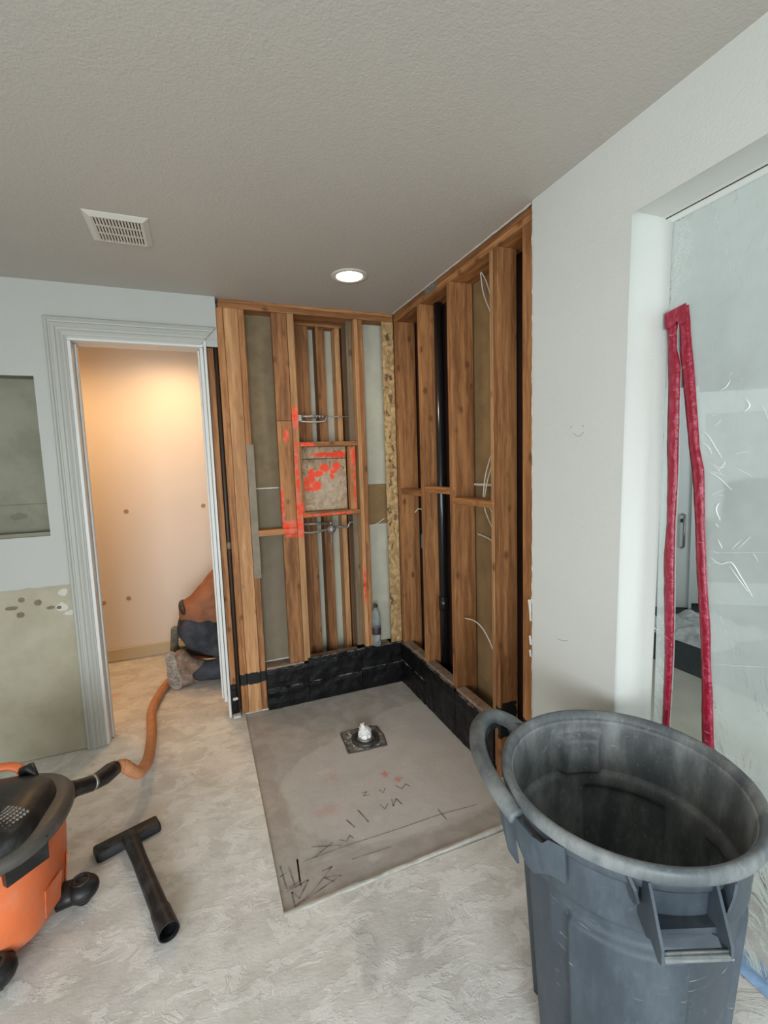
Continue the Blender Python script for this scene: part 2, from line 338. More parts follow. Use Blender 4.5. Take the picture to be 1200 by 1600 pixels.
M['darkglass'] = plain('dark_glass', (0.02, 0.025, 0.027), 0.08, 0.8)
M['cloth'] = plain('white_cloth', (0.70, 0.70, 0.70), 0.9, 0.1, var=0.15, vscale=15)
t = NT('clear_bottle', 0.08, 0.5); t.b.inputs['Transmission Weight'].default_value = 0.85; t.b.inputs['IOR'].default_value = 1.2; t.color((0.72, 0.78, 0.80)); M['clear'] = t.m
M['label'] = plain('bottle_label', (0.05, 0.03, 0.04), 0.5)
M['cap'] = plain('bottle_cap', (0.035, 0.03, 0.03), 0.5)
def emis(name, col, s):
    t = NT(name); t.b.inputs['Emission Color'].default_value = (*col, 1); t.b.inputs['Emission Strength'].default_value = s; return t.m
M['lamp'] = emis('lamp_lens', (1.0, 0.86, 0.60), 14)
M['hall_warm_light'] = emis('hall_lamp_lens', (1.0, 0.72, 0.40), 10)

# ------------------------------------------------------------------ mesh helpers
class MB:
    def __init__(s): s.bm = bmesh.new()
    def box(s, x0, x1, y0, y1, z0, z1, bev=0.0, rot=None, piv=None, seg=1):
        vs = [s.bm.verts.new((x, y, z)) for x in (x0, x1) for y in (y0, y1) for z in (z0, z1)]
        fs = [s.bm.faces.new([vs[i] for i in q]) for q in ((0, 1, 3, 2), (4, 6, 7, 5), (0, 4, 5, 1), (2, 3, 7, 6), (0, 2, 6, 4), (1, 5, 7, 3))]
        if bev:
            es = list({e for f in fs for e in f.edges})
            r = bmesh.ops.bevel(s.bm, geom=es, offset=bev, segments=seg, affect='EDGES', profile=0.5)
            vs = list({v for v in r['verts']} | {v for v in vs if v.is_valid})
        if rot is not None:
            bmesh.ops.transform(s.bm, matrix=Matrix.Translation(piv) @ rot @ Matrix.Translation(-V(piv)), verts=[v for v in vs if v.is_valid])
        return s
    def tube(s, pts, r, seg=10, caps=True, squash=None):
        pts = [V(p) for p in pts]; n = len(pts)
        rr = r if isinstance(r, (list, tuple)) else [r] * n
        rings = []; prev = None
        for i, p in enumerate(pts):
            d = (pts[min(i + 1, n - 1)] - pts[max(i - 1, 0)]).normalized()
            if prev is None:
                a = V((0, 0, 1)) if abs(d.z) < 0.9 else V((1, 0, 0))
                u = d.cross(a).normalized()
            else: u = (prev - d * prev.dot(d)).normalized()
            v = d.cross(u); prev = u
            rings.append([s.bm.verts.new(p + (u * math.cos(2 * PI * k / seg) + v * math.sin(2 * PI * k / seg) * (squash or 1)) * rr[i]) for k in range(seg)])
        for a, b in zip(rings, rings[1:]):
            for k in range(seg): s.bm.faces.new((a[k], a[(k + 1) % seg], b[(k + 1) % seg], b[k]))
        if caps: s.bm.faces.new(rings[0][::-1]); s.bm.faces.new(rings[-1])
        return s
    def lathe(s, prof, cx=0, cy=0, seg=40, f=None, close=False):
        """prof: (r,z); f(angle,r,z)->(x,y,z) relative"""
        rings = []
        for r, z in prof:
            if r < 1e-5: rings.append([s.bm.verts.new((cx, cy, z))])
            else:
                ring = []
                for k in range(seg):
                    a = 2 * PI * k / seg
                    x, y, zz = f(a, r, z) if f else (r * math.cos(a), r * math.sin(a), z)
                    ring.append(s.bm.verts.new((cx + x, cy + y, zz)))
                rings.append(ring)
        prs = list(zip(rings, rings[1:])) + ([(rings[-1], rings[0])] if close else [])
        for a, b in prs:
            if len(a) == 1 and len(b) == 1: continue
            for k in range(seg):
                k2 = (k + 1) % seg
                if len(a) == 1: s.bm.faces.new((a[0], b[k2], b[k]))
                elif len(b) == 1: s.bm.faces.new((a[k], a[k2], b[0]))
                else: s.bm.faces.new((a[k], a[k2], b[k2], b[k]))
        return s
    def prism(s, poly, h, ax='Z'):
        """poly of 3D points, extruded by vector h"""
        a = [s.bm.verts.new(p) for p in poly]; b = [s.bm.verts.new(V(p) + V(h)) for p in poly]; n = len(a)
        s.bm.faces.new(a[::-1]); s.bm.faces.new(b)
        for i in range(n): s.bm.faces.new((a[i], a[(i + 1) % n], b[(i + 1) % n], b[i]))
        return s
    def grid(s, fn, nu, nv, thick=None):
        g = [[s.bm.verts.new(fn(i / nu, j / nv)) for j in range(nv + 1)] for i in range(nu + 1)]
        for i in range(nu):
            for j in range(nv): s.bm.faces.new((g[i][j], g[i + 1][j], g[i + 1][j + 1], g[i][j + 1]))
        return s
    def ball(s, c, r, sx=1, sy=1, sz=1, seg=16, rot=None):
        m = Matrix.Translation(c) @ (rot.to_4x4() if rot else Matrix.Identity(4)) @ Matrix.Diagonal((sx * r, sy * r, sz * r, 1))
        bmesh.ops.create_uvsphere(s.bm, u_segments=seg, v_segments=seg // 2 + 2, radius=1, matrix=m); return s
    def build(s, name, mat, parent=None, smooth=False, origin=None):
        bmesh.ops.recalc_face_normals(s.bm, faces=s.bm.faces[:])
        vs = [v.co for v in s.bm.verts]
        lo = V((min(v.x for v in vs), min(v.y for v in vs), min(v.z for v in vs))); hi = V((max(v.x for v in vs), max(v.y for v in vs), max(v.z for v in vs)))
        o = V(origin) if origin else V(((lo.x + hi.x) / 2, (lo.y + hi.y) / 2, lo.z))
        for v in s.bm.verts: v.co -= o
        me = bpy.data.meshes.new(name); s.bm.to_mesh(me); s.bm.free()
        if smooth:
            for p in me.polygons: p.use_smooth = True
        ob = bpy.data.objects.new(name, me); COL.objects.link(ob)
        if mat is not None: me.materials.append(mat)
        po = V((0, 0, 0))
        if parent:
            ob.parent = parent; q = parent
            while q: po += q.location; q = q.parent
        ob.location = o - po
        return ob
def autosmooth(ob, ang=40):
    me = ob.data
    for p in me.polygons: p.use_smooth = True
    bm = bmesh.new(); bm.from_mesh(me)
    for e in bm.edges:
        if len(e.link_faces) == 2 and e.calc_face_angle(0) > math.radians(ang): e.smooth = False
    bm.to_mesh(me); bm.free(); return ob
def empty(name, loc=(0, 0, 0)):
    o = bpy.data.objects.new(name, None); COL.objects.link(o); o.location = loc; o.empty_display_size = 0.05; return o
def tag(o, label=None, cat=None, group=None, kind=None):
    if label: o['label'] = label
    if cat: o['category'] = cat
    if group: o['group'] = group
    if kind: o['kind'] = kind
    return o
def bx(name, mat, parent, x0, x1, y0, y1, z0, z1, bev=0.0, label=None):
    ob = MB().box(x0, x1, y0, y1, z0, z1, bev).build(name, mat, parent)
    if label: ob['label'] = label
    return ob
def smoothpath(pts, n=6):
    pts = [V(p) for p in pts]; out = []
    for i in range(len(pts) - 1):
        p0 = pts[max(i - 1, 0)]; p1 = pts[i]; p2 = pts[i + 1]; p3 = pts[min(i + 2, len(pts) - 1)]
        for k in range(n):
            t_ = k / n
            out.append(0.5 * ((2 * p1) + (p2 - p0) * t_ + (2 * p0 - 5 * p1 + 4 * p2 - p3) * t_ ** 2 + (3 * p1 - p0 - 3 * p2 + p3) * t_ ** 3))
    out.append(pts[-1]); return out
def extrude_curve(name, pts, r, mat, parent=None, n=6, seg=8, squash=None):
    return MB().tube(smoothpath(pts, n), r, seg, squash=squash).build(name, mat, parent, smooth=True)

# ------------------------------------------------------------------ setting
XL, YB, H = -3.6, -5.5, 2.44
# floor: four slabs round the sunken shower slab, one mesh
f = MB()
f.box(XL - .15, -1.06, YB - .1, 1.3, -.12, 0); f.box(-1.06, 0.16, YB - .1, -1.39, -.12, 0)
f.box(-1.06, 0.5, .005, 1.3, -.12, 0); f.box(.012, .16, -1.39, .005, -.12, 0)
tag(f.build('floor', M['floor']), kind='structure')
slab = MB().box(-1.06, .012, -1.39, .005, -.12, -.007).build('shower_slab', M['slab']); tag(slab, kind='structure')
e = MB()
def edge_strip(p, q, w, nn):
    p, q = V(p), V(q); d = (q - p); nrm = V((-d.y, d.x, 0)).normalized()
    def fn(u, v):
        c = p + d * u; j = mnoise.noise(c * 14 + V((v * 9, 0, 0))) * 0.006
        return c + nrm * ((v - .5) * w + j) + V((0, 0, (0.0025 if 0 < v < 1 else -.006) + 0.001 * mnoise.noise(c * 40)))
    e.grid(fn, nn, 4)
edge_strip((-1.06, -1.39, 0), (-.02, -1.36, 0), .03, 60)
e.build('slab_edge', M['slab_edge'], slab, smooth=True)
# pencil marks scratched on the slab
pm = MB()
def stroke(pts, w=.005):
    for a, b in zip(pts, pts[1:]):
        a = V((a[0], a[1], -.0066)); b = V((b[0], b[1], -.0066)); d = (b - a); nn = V((-d.y, d.x, 0)).normalized() * w / 2
        pm.prism([a - nn, b - nn, b + nn, a + nn], (0, 0, .0006))
stroke([(-.95, -1.20), (-.8, -1.195), (-.55, -1.20), (-.36, -1.20), (-.19, -1.214)], .003); stroke([(-.36, -1.17), (-.355, -1.235)])
stroke([(-.78, -1.265), (-.62, -1.27)], .003)
stroke([(-.917, -1.20), (-.825, -1.155)], .004); stroke([(-.91, -1.145), (-.80, -1.185)], .004)
stroke([(-.742, -1.065), (-.722, -1.12)], .006); stroke([(-.68, -1.03), (-.66, -1.115)], .006)
stroke([(-.80, -1.155), (-.775, -1.175), (-.755, -1.15), (-.745, -1.17)], .005)
stroke([(-.52, -1.03), (-.53, -1.075), (-.50, -1.035), (-.49, -1.08)], .005); stroke([(-.58, -1.04), (-.57, -1.075), (-.545, -1.05)], .003)
stroke([(-1.04, -1.18), (-1.035, -1.29), (-.985, -1.28), (-.975, -1.18), (-.985, -1.30)], .006); stroke([(-1.012, -1.20), (-1.005, -1.285)], .005); stroke([(-1.05, -1.23), (-1.02, -1.225)], .004)
stroke([(-1.035, -1.30), (-.955, -1.285), (-1.0, -1.345), (-1.02, -1.31), (-1.02, -1.37), (-.96, -1.34)], .006)
stroke([(-.96, -1.345), (-.86, -1.265), (-.90, -1.27)], .005); stroke([(-.99, -1.36), (-.84, -1.315), (-.90, -1.30), (-.87, -1.33)], .004)
stroke([(-.63, -.94), (-.605, -.94), (-.63, -.96), (-.60, -.965)], .003); stroke([(-.55, -.95), (-.54, -.98), (-.52, -.95)], .003); stroke([(-.47, -.955), (-.45, -.99), (-.42, -.965), (-.41, -.99)], .004)
tag(pm.build('pencil_marks', M['marks'], slab), 'dark handwritten marks and layout lines')

ceil = MB(); ceil.box(XL - .15, .16, YB - .1, .42, H, H + .1); tag(ceil.build('ceiling', M['ceil']), kind='structure')

# back wall: framing and drywall
wb = empty('wall_back'); tag(wb, kind='structure')
d = MB()
yf = -.013
d.box(XL, -2.45, yf, 0, .92, H); d.box(-2.45, -1.95, yf, 0, .92, 1.18); d.box(-2.45, -1.95, yf, 0, 1.98, H); d.box(-1.95, -1.79, yf, 0, .92, H)
d.box(-1.79, -1.075, yf, 0, 2.17, H); d.box(-1.88, -1.79, yf, 0, 0, .92)
d.build('drywall', M['backwall'], wb)
bx('bare_board', M['bareboard'], wb, XL, -1.88, -.007, 0, 0.004, .917)
# hallway side skin of this wall and the solid pieces by the door
d = MB(); d.box(XL, -1.79, .105, .12, 0, H); d.box(-1.79, -1.15, .105, .12, 2.17, H); d.box(-1.79, -1.79 + .001, 0, .105, 2.17, H); d.box(-1.15, -.655, .105, .12, 0, H)
d.box(-1.79, -1.14, 0, .105, 2.172, H)
d.build('hall_skin', M['hallwall'], wb)
# torn paper rim above bare board
tr_ = MB()
def rag(u, v):
    x = -3.0 + u * 1.11
    return V((x, -.0145 + v * .004, .917 + v * .006 + mnoise.noise(V((x * 22, v * 3, 0))) * .007))
tr_.grid(rag, 120, 1); tr_.build('torn_paper', M['backwall'], wb)
for (x, z, rx, rz) in ((-2.105, .862, .014, .013), (-2.037, .838, .017, .015), (-2.115, .785, .017, .015), (-2.15, .825, .028, .010), (-1.985, .805, .018, .009), (-1.948, .80, .011, .009)):
    b = MB(); b.lathe([(0, -.0005), (1, -.0005), (1, .0015), (0, .0015)], seg=16)
    for v in b.bm.verts:
        a, bb, c_ = v.co; v.co = V((x + a * rx * (1 + .25 * mnoise.noise(V((a * 3, bb * 3, x * 50)))), -.0075 - c_, z + bb * rz * (1 + .3 * mnoise.noise(V((a * 3, x * 40, bb * 3))))))
    b.build('patch_hole', M['hole'], wb)
# recessed cabinet niche
nb = MB(); nb.box(-2.45, -1.945, .085, .09, 1.17, 1.99); nb.box(-1.95, -1.945, 0, .085, 1.18, 1.98); nb.box(-2.455, -2.45, 0, .085, 1.18, 1.98); nb.box(-2.45, -1.95, 0, .085, 1.98, 1.985); nb.box(-2.45, -1.95, 0, .085, 1.175, 1.18)
nb.build('cabinet_recess', M['nicheboard'], wb)
bx('recess_panel', M['nicheboard'], wb, -2.445, -1.955, .079, .0845, 1.345, 1.975); bx('recess_panel', M['nicheboard'], wb, -2.445, -1.955, .079, .0845, 1.19, 1.341)
bx('recess_ledge', M['nicheboard'], wb, -2.449, -1.951, .0, .078, 1.1805, 1.20)

D = .089
def stud(x0, x1, z0=.0, z1=2.389, y0=0, dep=D, mat='woodZ', parent=None, name='stud'):
    return bx(name, M[mat], parent or wb, x0, x1, y0, y0 + dep, z0, z1, .0018)
# plates
bx('top_plate', M['woodX'], wb, -1.063, -.002, 0, .139, 2.389, 2.4205, .002)
bx('top_plate', M['woodX'], wb, -1.058, -.002, .003, .139, 2.4215, 2.4395, .002)
bx('bottom_plate', M['woodX'], wb, -.92, -.66, .004, D, .001, .038, .002)
stud(-1.134, -1.101, .001, 2.165); stud(-1.074, -1.036, .001); stud(-1.0345, -.958, .001, 2.389, -.004, mat='wood_light'); stud(-.9565, -.922, .001, 2.389, .002)
bx('grey_strip', M['greystrip'], wb, -.9555, -.914, -.003, .0015, .83, 1.628, label='grey plate strip')
stud(-.769, -.681, .26, 1.079, .008, .038); stud(-.769, -.681, 1.118, 1.765, .008, .038); stud(-.769, -.681, 1.767, 2.389, .008, .038)
bx('blocking', M['woodX'], wb, -.914, -.681, .0, D, 1.080, 1.117, .002)
stud(-.6795, -.6405, .26, 2.389, 0, .139, 'wood_light')
stud(-.266, -.241, .28, 2.389, 0, .139, 'wood_light'); stud(-.240, -.2095, .28, 2.389, .003, .136)
stud(-.3045, -.2675, .28, 2.389, .05, .089, 'wood_grey'); stud(-.030, -.001, .28, 2.389, .012, .07)
bx('osb_strip', M['osb'], wb, -.080, -.002, -.001, .011, .28, 2.388, .001, label='strand board strip in the corner')
# backing boards
bx('backing_board', M['paper'], wb, -.921, -.682, .09, .104, 1.367, 2.388); bx('backing_board', M['paper_dark'], wb, -.921, -.682, .09, .104, .27, 1.363)
bx('board_seam', M['white_raw'], wb, -.915, -.772, .0885, .0915, 1.3605, 1.3685)
bx('backing_board', M['greenboard'], wb, -.2085, -.003, .09, .102, 1.357, 2.388); bx('backing_board', M['tan'], wb, -.2085, -.003, .089, .102, 1.088, 1.356); bx('backing_board', M['greenboard'], wb, -.2085, -.003, .09, .102, .27, 1.087)
bx('backing_board', M['paper'], wb, -1.135, -.92, .09, .104, .04, 2.388)
# deeper framing seen through the open bay
for (x0, x1, mt) in ((-.606, -.556, 'woodZ'), (-.5555, -.512, 'woodZ'), (-.462, -.404, 'woodZ'), (-.336, -.301, 'wood_light'), (-.288, -.256, 'woodZ')):
    stud(x0, x1, .04, 2.385, .2, .089, mt)
bx('far_board', M['greenboard'], wb, -.64, -.10, .291, .303, .04, 2.43); bx('far_plate', M['woodX'], wb, -.64, -.10, .2, .289, .001, .038); bx('far_plate', M['woodX'], wb, -.64, -.10, .2, .289, 2.386, 2.42)
bx('far_side_board', M['woodZ'], wb, -.653, -.641, .14, .303, .0, 2.43); bx('far_side_board', M['tan'], wb, -.10, -.088, .104, .303, .0, 2.43)
bx('hall_skin', M['hallwall'], wb, -.66, .5, .305, .32, 0, H)
bx('hall_skin', M['hallwall'], wb, -.67, -.655, .12, .32, 0, H)

# door casing (moulded profile, mitred)
dc = empty('door_1', (-1.47, 0, 0)); tag(dc, kind='structure')
prof = [(0, 0), (0, .012), (.06, .019), (.16, .021), (.22, .015), (.27, .014), (.33, .019), (.50, .020), (.56, .015), (.62, .014), (.70, .017), (.80, .012), (.88, .011), (.93, .008), (1, .006), (1, 0)]
c = MB(); rows = []
def casrow(base, out):
    return [c.bm.verts.new(V(base) + V(out) * (1 - u) + V((0, -hh - .0135, 0))) for u, hh in prof]
r1 = casrow((-1.795, 0, .003), (-.09, 0, 0)); r2 = casrow((-1.795, 0, 2.175), (-.09, 0, .098)); 
r3 = casrow((-1.165, 0, 2.175), (.085, 0, .098))
for a, b in ((r1, r2), (r2, r3)):
    for i in range(len(prof) - 1): c.bm.faces.new((a[i], a[i + 1], b[i + 1], b[i]))
    c.bm.faces.new((a[0], b[0], b[-1], a[-1]))
c.bm.faces.new(r1); c.bm.faces.new(r3[::-1])
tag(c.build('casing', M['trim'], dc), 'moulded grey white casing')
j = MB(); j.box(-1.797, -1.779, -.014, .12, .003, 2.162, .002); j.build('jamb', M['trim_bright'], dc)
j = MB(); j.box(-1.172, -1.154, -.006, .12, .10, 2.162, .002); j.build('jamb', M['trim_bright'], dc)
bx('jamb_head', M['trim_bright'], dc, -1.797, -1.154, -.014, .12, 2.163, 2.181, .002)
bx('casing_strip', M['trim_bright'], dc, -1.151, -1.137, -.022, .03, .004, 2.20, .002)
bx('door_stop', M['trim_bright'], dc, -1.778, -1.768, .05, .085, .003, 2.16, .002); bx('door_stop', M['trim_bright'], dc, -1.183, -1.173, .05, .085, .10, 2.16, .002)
bx('mitre_scrap', M['trim'], dc, -1.135, -1.08, -.016, -.0135, 2.204, 2.215)
bx('wood_scrap', M['white_raw'], dc, -1.13, -1.085, -.05, -.01, .004, .02, .004)
bx('wood_scrap', M['white_raw'], dc, -1.125, -1.095, -.02, -.004, .105, .12, .003)

# right wall: drywall slab with the opening, rounded at the opening edge
wr = empty('wall_right'); tag(wr, kind='structure')
m = MB(); TW = .155
poly = [(-1.357, 0), (-1.357, H), (YB, H), (YB, 0), (-3.9, 0), (-3.9, 2.21), (-1.77, 2.21), (-1.77, 0)]
m.prism([(-.012, y, z) for y, z in poly], (TW + .012, 0, 0))
es = [e_ for e_ in m.bm.edges if all(abs(v.co.x - (-.012)) < 1e-4 or abs(v.co.x - TW) < 1e-4 for v in e_.verts)
      and abs(e_.verts[0].co.x - e_.verts[1].co.x) < 1e-4 and all(v.co.y <= -1.76 and v.co.y >= -3.91 and v.co.z <= 2.22 for v in e_.verts) and (abs(e_.verts[0].co.z - e_.verts[1].co.z) > .1 or e_.verts[0].co.z > 1)]
bmesh.ops.bevel(m.bm, geom=es, offset=.022, segments=5, affect='EDGES', profile=.5)
autosmooth(m.build('drywall', M['wall'], wr), 30)
# ragged drywall edge and ceiling edge
rg = MB()
def ragv(u, v):
    z = .02 + u * 2.40; w = .004 + .007 * max(0, mnoise.noise(V((0, 0, z * 9)))) + .005 * abs(mnoise.noise(V((3, 0, z * 40))))
    return V((-.0135 + .003 * mnoise.noise(V((v * 3, 5, z * 30))) + (.010 if v == 1 else 0), -1.362 + w * v * 1.4, z))
rg.grid(ragv, 220, 2)
for (z, l, w) in ((.93, .05, .013), (.90, .06, .006), (.78, .04, .006), (.72, .03, .006)):
    rg.prism([(-.016, -1.356, z), (-.018, -1.356 + w, z - l * .1), (-.016, -1.356 + w * .5, z - l), (-.015, -1.358, z - l)], (-.003, 0, 0))
tag(rg.build('torn_edge', M['white_raw'], wr), 'ragged white plaster edge')
rg = MB()
def ragc(u, v):
    y = -.01 - u * 1.34; return V((-.012 - .004 * mnoise.noise(V((y * 25, 0, 1))) + .008 * v, y, H - .001 - .0035 * v * (1 + mnoise.noise(V((y * 18, 4, 0))))))
rg.grid(ragc, 150, 2); rg.build('torn_edge', M['white_raw'], wr)
# smile shaped scratch and scuffs
sm = MB()
sm.tube([(-.0125, -1.575 - .045 * u, 1.577 - .013 * math.sin(PI * u)) for u in [i / 10 for i in range(11)]], .0012, 5); sm.ball((-.0125, -1.565, 1.598), .003); sm.ball((-.0125, -1.618, 1.597), .003)
sm.tube([(-.0125, -1.50, .815), (-.0125, -1.53, .818), (-.0125, -1.555, .828)], .001, 5)
tag(sm.build('scratch', M['tan_soft'], wr), 'smile shaped scratch')
D2 = .139
def rstud(y0, y1, z0, z1=2.383, dep=D, x0=0, mat='woodZ'): return bx('stud', M[mat], wr, x0, x0 + dep, y0, y1, z0, z1, .002)
bx('top_plate', M['woodY'], wr, 0, D2, -1.356, -.004, 2.384, 2.411, .002); bx('top_plate', M['woodY'], wr, .002, D2, -1.356, -.004, 2.412, 2.4395, .002)
rstud(-.046, -.006, .04, dep=.13); rstud(-.384, -.346, .04, dep=.105); rstud(-.727, -.689, .04, dep=.13, mat='woodZ')
rstud(-1.123, -1.087, .001, dep=.098, x0=.0); rstud(-1.0865, -1.064, .04, dep=.089, x0=-.001, mat='wood_light'); rstud(-1.356, -1.284, .001, dep=.095)  # light wood strip stands in for the lit front edge of the stud
bx('bottom_plate', M['woodY'], wr, .015, D2, -1.085, -.05, .001, .038, .002)
bx('blocking', M['woodY'], wr, .004, .105, -.345, -.048, 1.290, 1.325, .002); bx('blocking', M['woodY'], wr, .004, .06, -.688, -.386, 1.318, 1.352, .002); bx('blocking', M['woodY'], wr, -.006, .089, -1.086, -.728, 1.275, 1.305, .002)
bx('backing_board', M['tan'], wr, .140, .153, -1.035, -.70, .0, 2.44); bx('gap_shade_board', M['gap_shade'], wr, .160, .17, -1.37, -1.0, .0, H); bx('gap_shade_board', M['gap_shade'], wr, .142, .153, -.70, .03, .0, H)  # the two darkest boards are added as painted shade in the deep gaps
bx('chase_board', M['woodZ'], wr, .46, .475, -1.40, .10, 0, H); bx('chase_board', M['woodZ'], wr, .14, .46, .03, .045, 0, H); bx('chase_board', M['woodZ'], wr, .156, .46, -1.40, -1.385, 0, H)
npl = MB(); npl.box(-.0025, -.0005, -.588, -.456, 2.397, 2.436)
for a in range(8):
    for b_ in range(3): npl.box(-.004, -.0025, -.580 + a * .016, -.572 + a * .016, 2.402 + b_ * .012, 2.406 + b_ * .012)
tag(npl.build('nail_plate', M['dull_metal'], wr), 'perforated steel nail plate')

# other walls of this room
wf = MB(); wf.box(XL, -3.25, YB - .12, YB, 0, H); wf.box(-3.25, -.95, YB - .12, YB, 0, .1); wf.box(-3.25, -.95, YB - .12, YB, 1.85, H); wf.box(-.95, .16, YB - .12, YB, 0, H)
tag(wf.build('wall_front', M['wall']), kind='structure')
wl_ = MB(); wl_.box(XL - .12, XL, YB, -4.15, 0, H); wl_.box(XL - .12, XL, -2.65, .12, 0, H); wl_.box(XL - .12, XL, -4.15, -2.65, 0, .8); wl_.box(XL - .12, XL, -4.15, -2.65, 2.05, H)
tag(wl_.build('wall_left', M['wall']), kind='structure')

# hallway
hw = MB(); hw.box(-3.6, .5, 1.25, 1.35, 0, H); tag(hw.build('wall_hall', M['hallwall']), kind='structure')
hw = MB(); hw.box(-2.75, -2.65, .12, 1.25, 0, H); hw.box(.4, .5, .32, 1.25, 0, H); tag(hw.build('wall_hall_end', M['hallwall']), kind='structure')
hc = MB(); hc.box(-2.75, .5, .12, 1.35, H + .001, H + .1); hc.bm.verts.ensure_lookup_table()
tag(hc.build('ceiling_hall', M['hallwall']), kind='structure')
M['hallbase'] = paint_mat('hall_baseboard_paint', (0.60, 0.52, 0.36), 0.04, 0.5)
tag(MB().box(-2.65, .4, 1.236, 1.25, .012, .105, .003).build('baseboard_hall', M['hallbase']), kind='structure')
for (x, z) in ((-1.766, 1.187), (-1.205, 1.196), (-1.976, .486), (-1.803, .498)):
    b = MB(); b.lathe([(0, 0), (.017, 0), (.015, .004), (0, .004)], seg=14)
    for v in b.bm.verts: a, bb, c_ = v.co; v.co = V((x + a, 1.2495 - c_, z + bb))
    hole = b.build('wall_plug', M['hall_hole']); tag(hole, {1.187: 'round tan plug in the hall wall, upper left one', 1.196: 'round tan plug in the hall wall near the right jamb', .486: 'low round tan plug beside the left door casing', .498: 'low round tan plug, right one of the low pair'}[z], 'wall plug', 'tan plugs in the hall wall')

# ------------------------------------------------------------------ curbs of black waterproofing
def liner(nm, mk, parent, L, z0, z1, prot, seed, mat='tar', nx=60):
    """lumpy slab: mk(u_len, depth, z) -> world; front face bulges, top ragged"""
    m = MB(); prof = [(0.0, z0), (prot, z0), (prot * 1.1, z0 + (z1 - z0) * .3), (prot, z0 + (z1 - z0) * .55), (prot * 1.1, z0 + (z1 - z0) * .8), (prot, z1 - .004), (prot * .5, z1), (0, z1)]
    a, b = L; g = []
    for i in range(nx + 1):
        s_ = a + (b - a) * i / nx; row = []
        for k, (p, z) in enumerate(prof):
            dz = ((mnoise.noise(V((s_ * 12, seed, k))) * .008 + mnoise.noise(V((s_ * 45, seed, k))) * .005) if k >= 5 and mat == 'tar' else 0)
            dp = (mnoise.noise(V((s_ * 18, z * 25, seed))) * .004 if 0 < k < 7 else 0)
            row.append(m.bm.verts.new(mk(s_, max(0, p + dp), z + dz)))
        g.append(row)
    n = len(prof)
    for i in range(nx):
        for k in range(n): m.bm.faces.new((g[i][k], g[i][(k + 1) % n], g[i + 1][(k + 1) % n], g[i + 1][k]))
    m.bm.faces.new(g[0]); m.bm.faces.new(g[-1][::-1])
    return m.build(nm, M[mat], parent, smooth=False)
mkb = lambda s_, p, z: V((s_, -.002 - p, z)); mkr = lambda s_, p, z: V((-.002 - p, s_, z))
cb = empty('tarred_curb', (-.46, 0, 0)); tag(cb, 'black tarred blocking under the back stud wall with dusty top', 'curb', 'black tarred shower curbs')
for q, (a, b_, z0, z1, pr_) in enumerate(((-.918, -.664, -.004, .125, .016), (-.918, -.664, .127, .245, .008), (-.660, -.305, -.004, .125, .014), (-.660, -.305, .127, .25, .008), (-.301, -.016, -.004, .14, .013), (-.301, -.016, .142, .262, .008))):
    liner('tarred_block', mkb, cb, (a, b_), z0, z1, pr_, q)
bk = MB(); bk.box(-.9195, -.001, 0, .085, -.004, .243); 
bk.build('tarred_core', M['tar'], cb)
for q, (a, b_, z) in enumerate(((-.915, -.682, .246), (-.64, -.306, .247), (-.208, -.081, .257))):
    bx('sill_board', M['sill_wood'], cb, a, b_, .0, .088, z, z + .014, .002)
liner('tarred_lip', mkb, cb, (-.66, -.01), .252, .278, .012, 33)
cr = empty('tarred_curb', (0, -.55, 0)); tag(cr, 'black tarred board along the foot of the right stud wall', 'curb', 'black tarred shower curbs')
for q, (a, b_, z0, z1, pr_) in enumerate(((-.365, -.004, -.004, .15, .014), (-.365, -.004, .152, .268, .009), (-.725, -.369, -.004, .262, .012), (-1.083, -.729, -.004, .250, .012))):
    liner('tarred_board', mkr, cr, (a, b_), z0, z1, pr_, 10 + q)
bx('tarred_core', M['tar'], cr, 0, .012, -1.083, -.006, -.004, .25)
for (a, b_, z) in ((-.345, -.048, .268), (-.688, -.386, .262), (-1.068, -.730, .252)): bx('sill_board', M['sill_wood'], cr, -.004, .05, a, b_, z, z + .018, .002)
lt = empty('tar_patch', (-1.11, 0, 0))
for (x0, x1, z0, z1) in ((-1.135, -1.105, .02, .20),): liner('tar_smear', mkb, lt, (x0, x1), z0, z1, .006, 50, nx=12)
tag(lt, 'black tar smear at the foot of the studs beside the door strip', 'tar smear')

# ------------------------------------------------------------------ shower niche box
nk = empty('shower_niche', (-.47, 0, 1.17)); tag(nk, 'wooden niche box between studs with orange spray paint', 'niche box')
bx('frame_board', M['woodX'], nk, -.6395, -.268, -.001, .085, 1.611, 1.639, .002); bx('frame_board', M['woodX'], nk, -.6395, -.268, -.001, .085, 1.174, 1.207, .002)
bx('frame_board', M['woodZ'], nk, -.330, -.288, .0, .049, 1.208, 1.610, .002)
bx('frame_board', M['woodZ'], nk, -.6395, -.630, .004, .085, 1.208, 1.610, .001)
bx('niche_back', M['osb_niche'], nk, -.629, -.331, .072, .084, 1.208, 1.533, .001, label='dusty strand board panel sprayed with orange strokes'); bx('niche_back', M['osb_niche'], nk, -.629, -.331, .068, .084, 1.537, 1.610, .001)
for q_ in ([(-.44, .0715, 1.52), (-.438, .0715, 1.50), (-.441, .0715, 1.47)], [(-.505, .0715, 1.42), (-.51, .0715, 1.395)], [(-.37, .0715, 1.39), (-.375, .0715, 1.37)]): MB().tube(q_, .0018, 5).build('saw_slit', M['pencil'], nk)

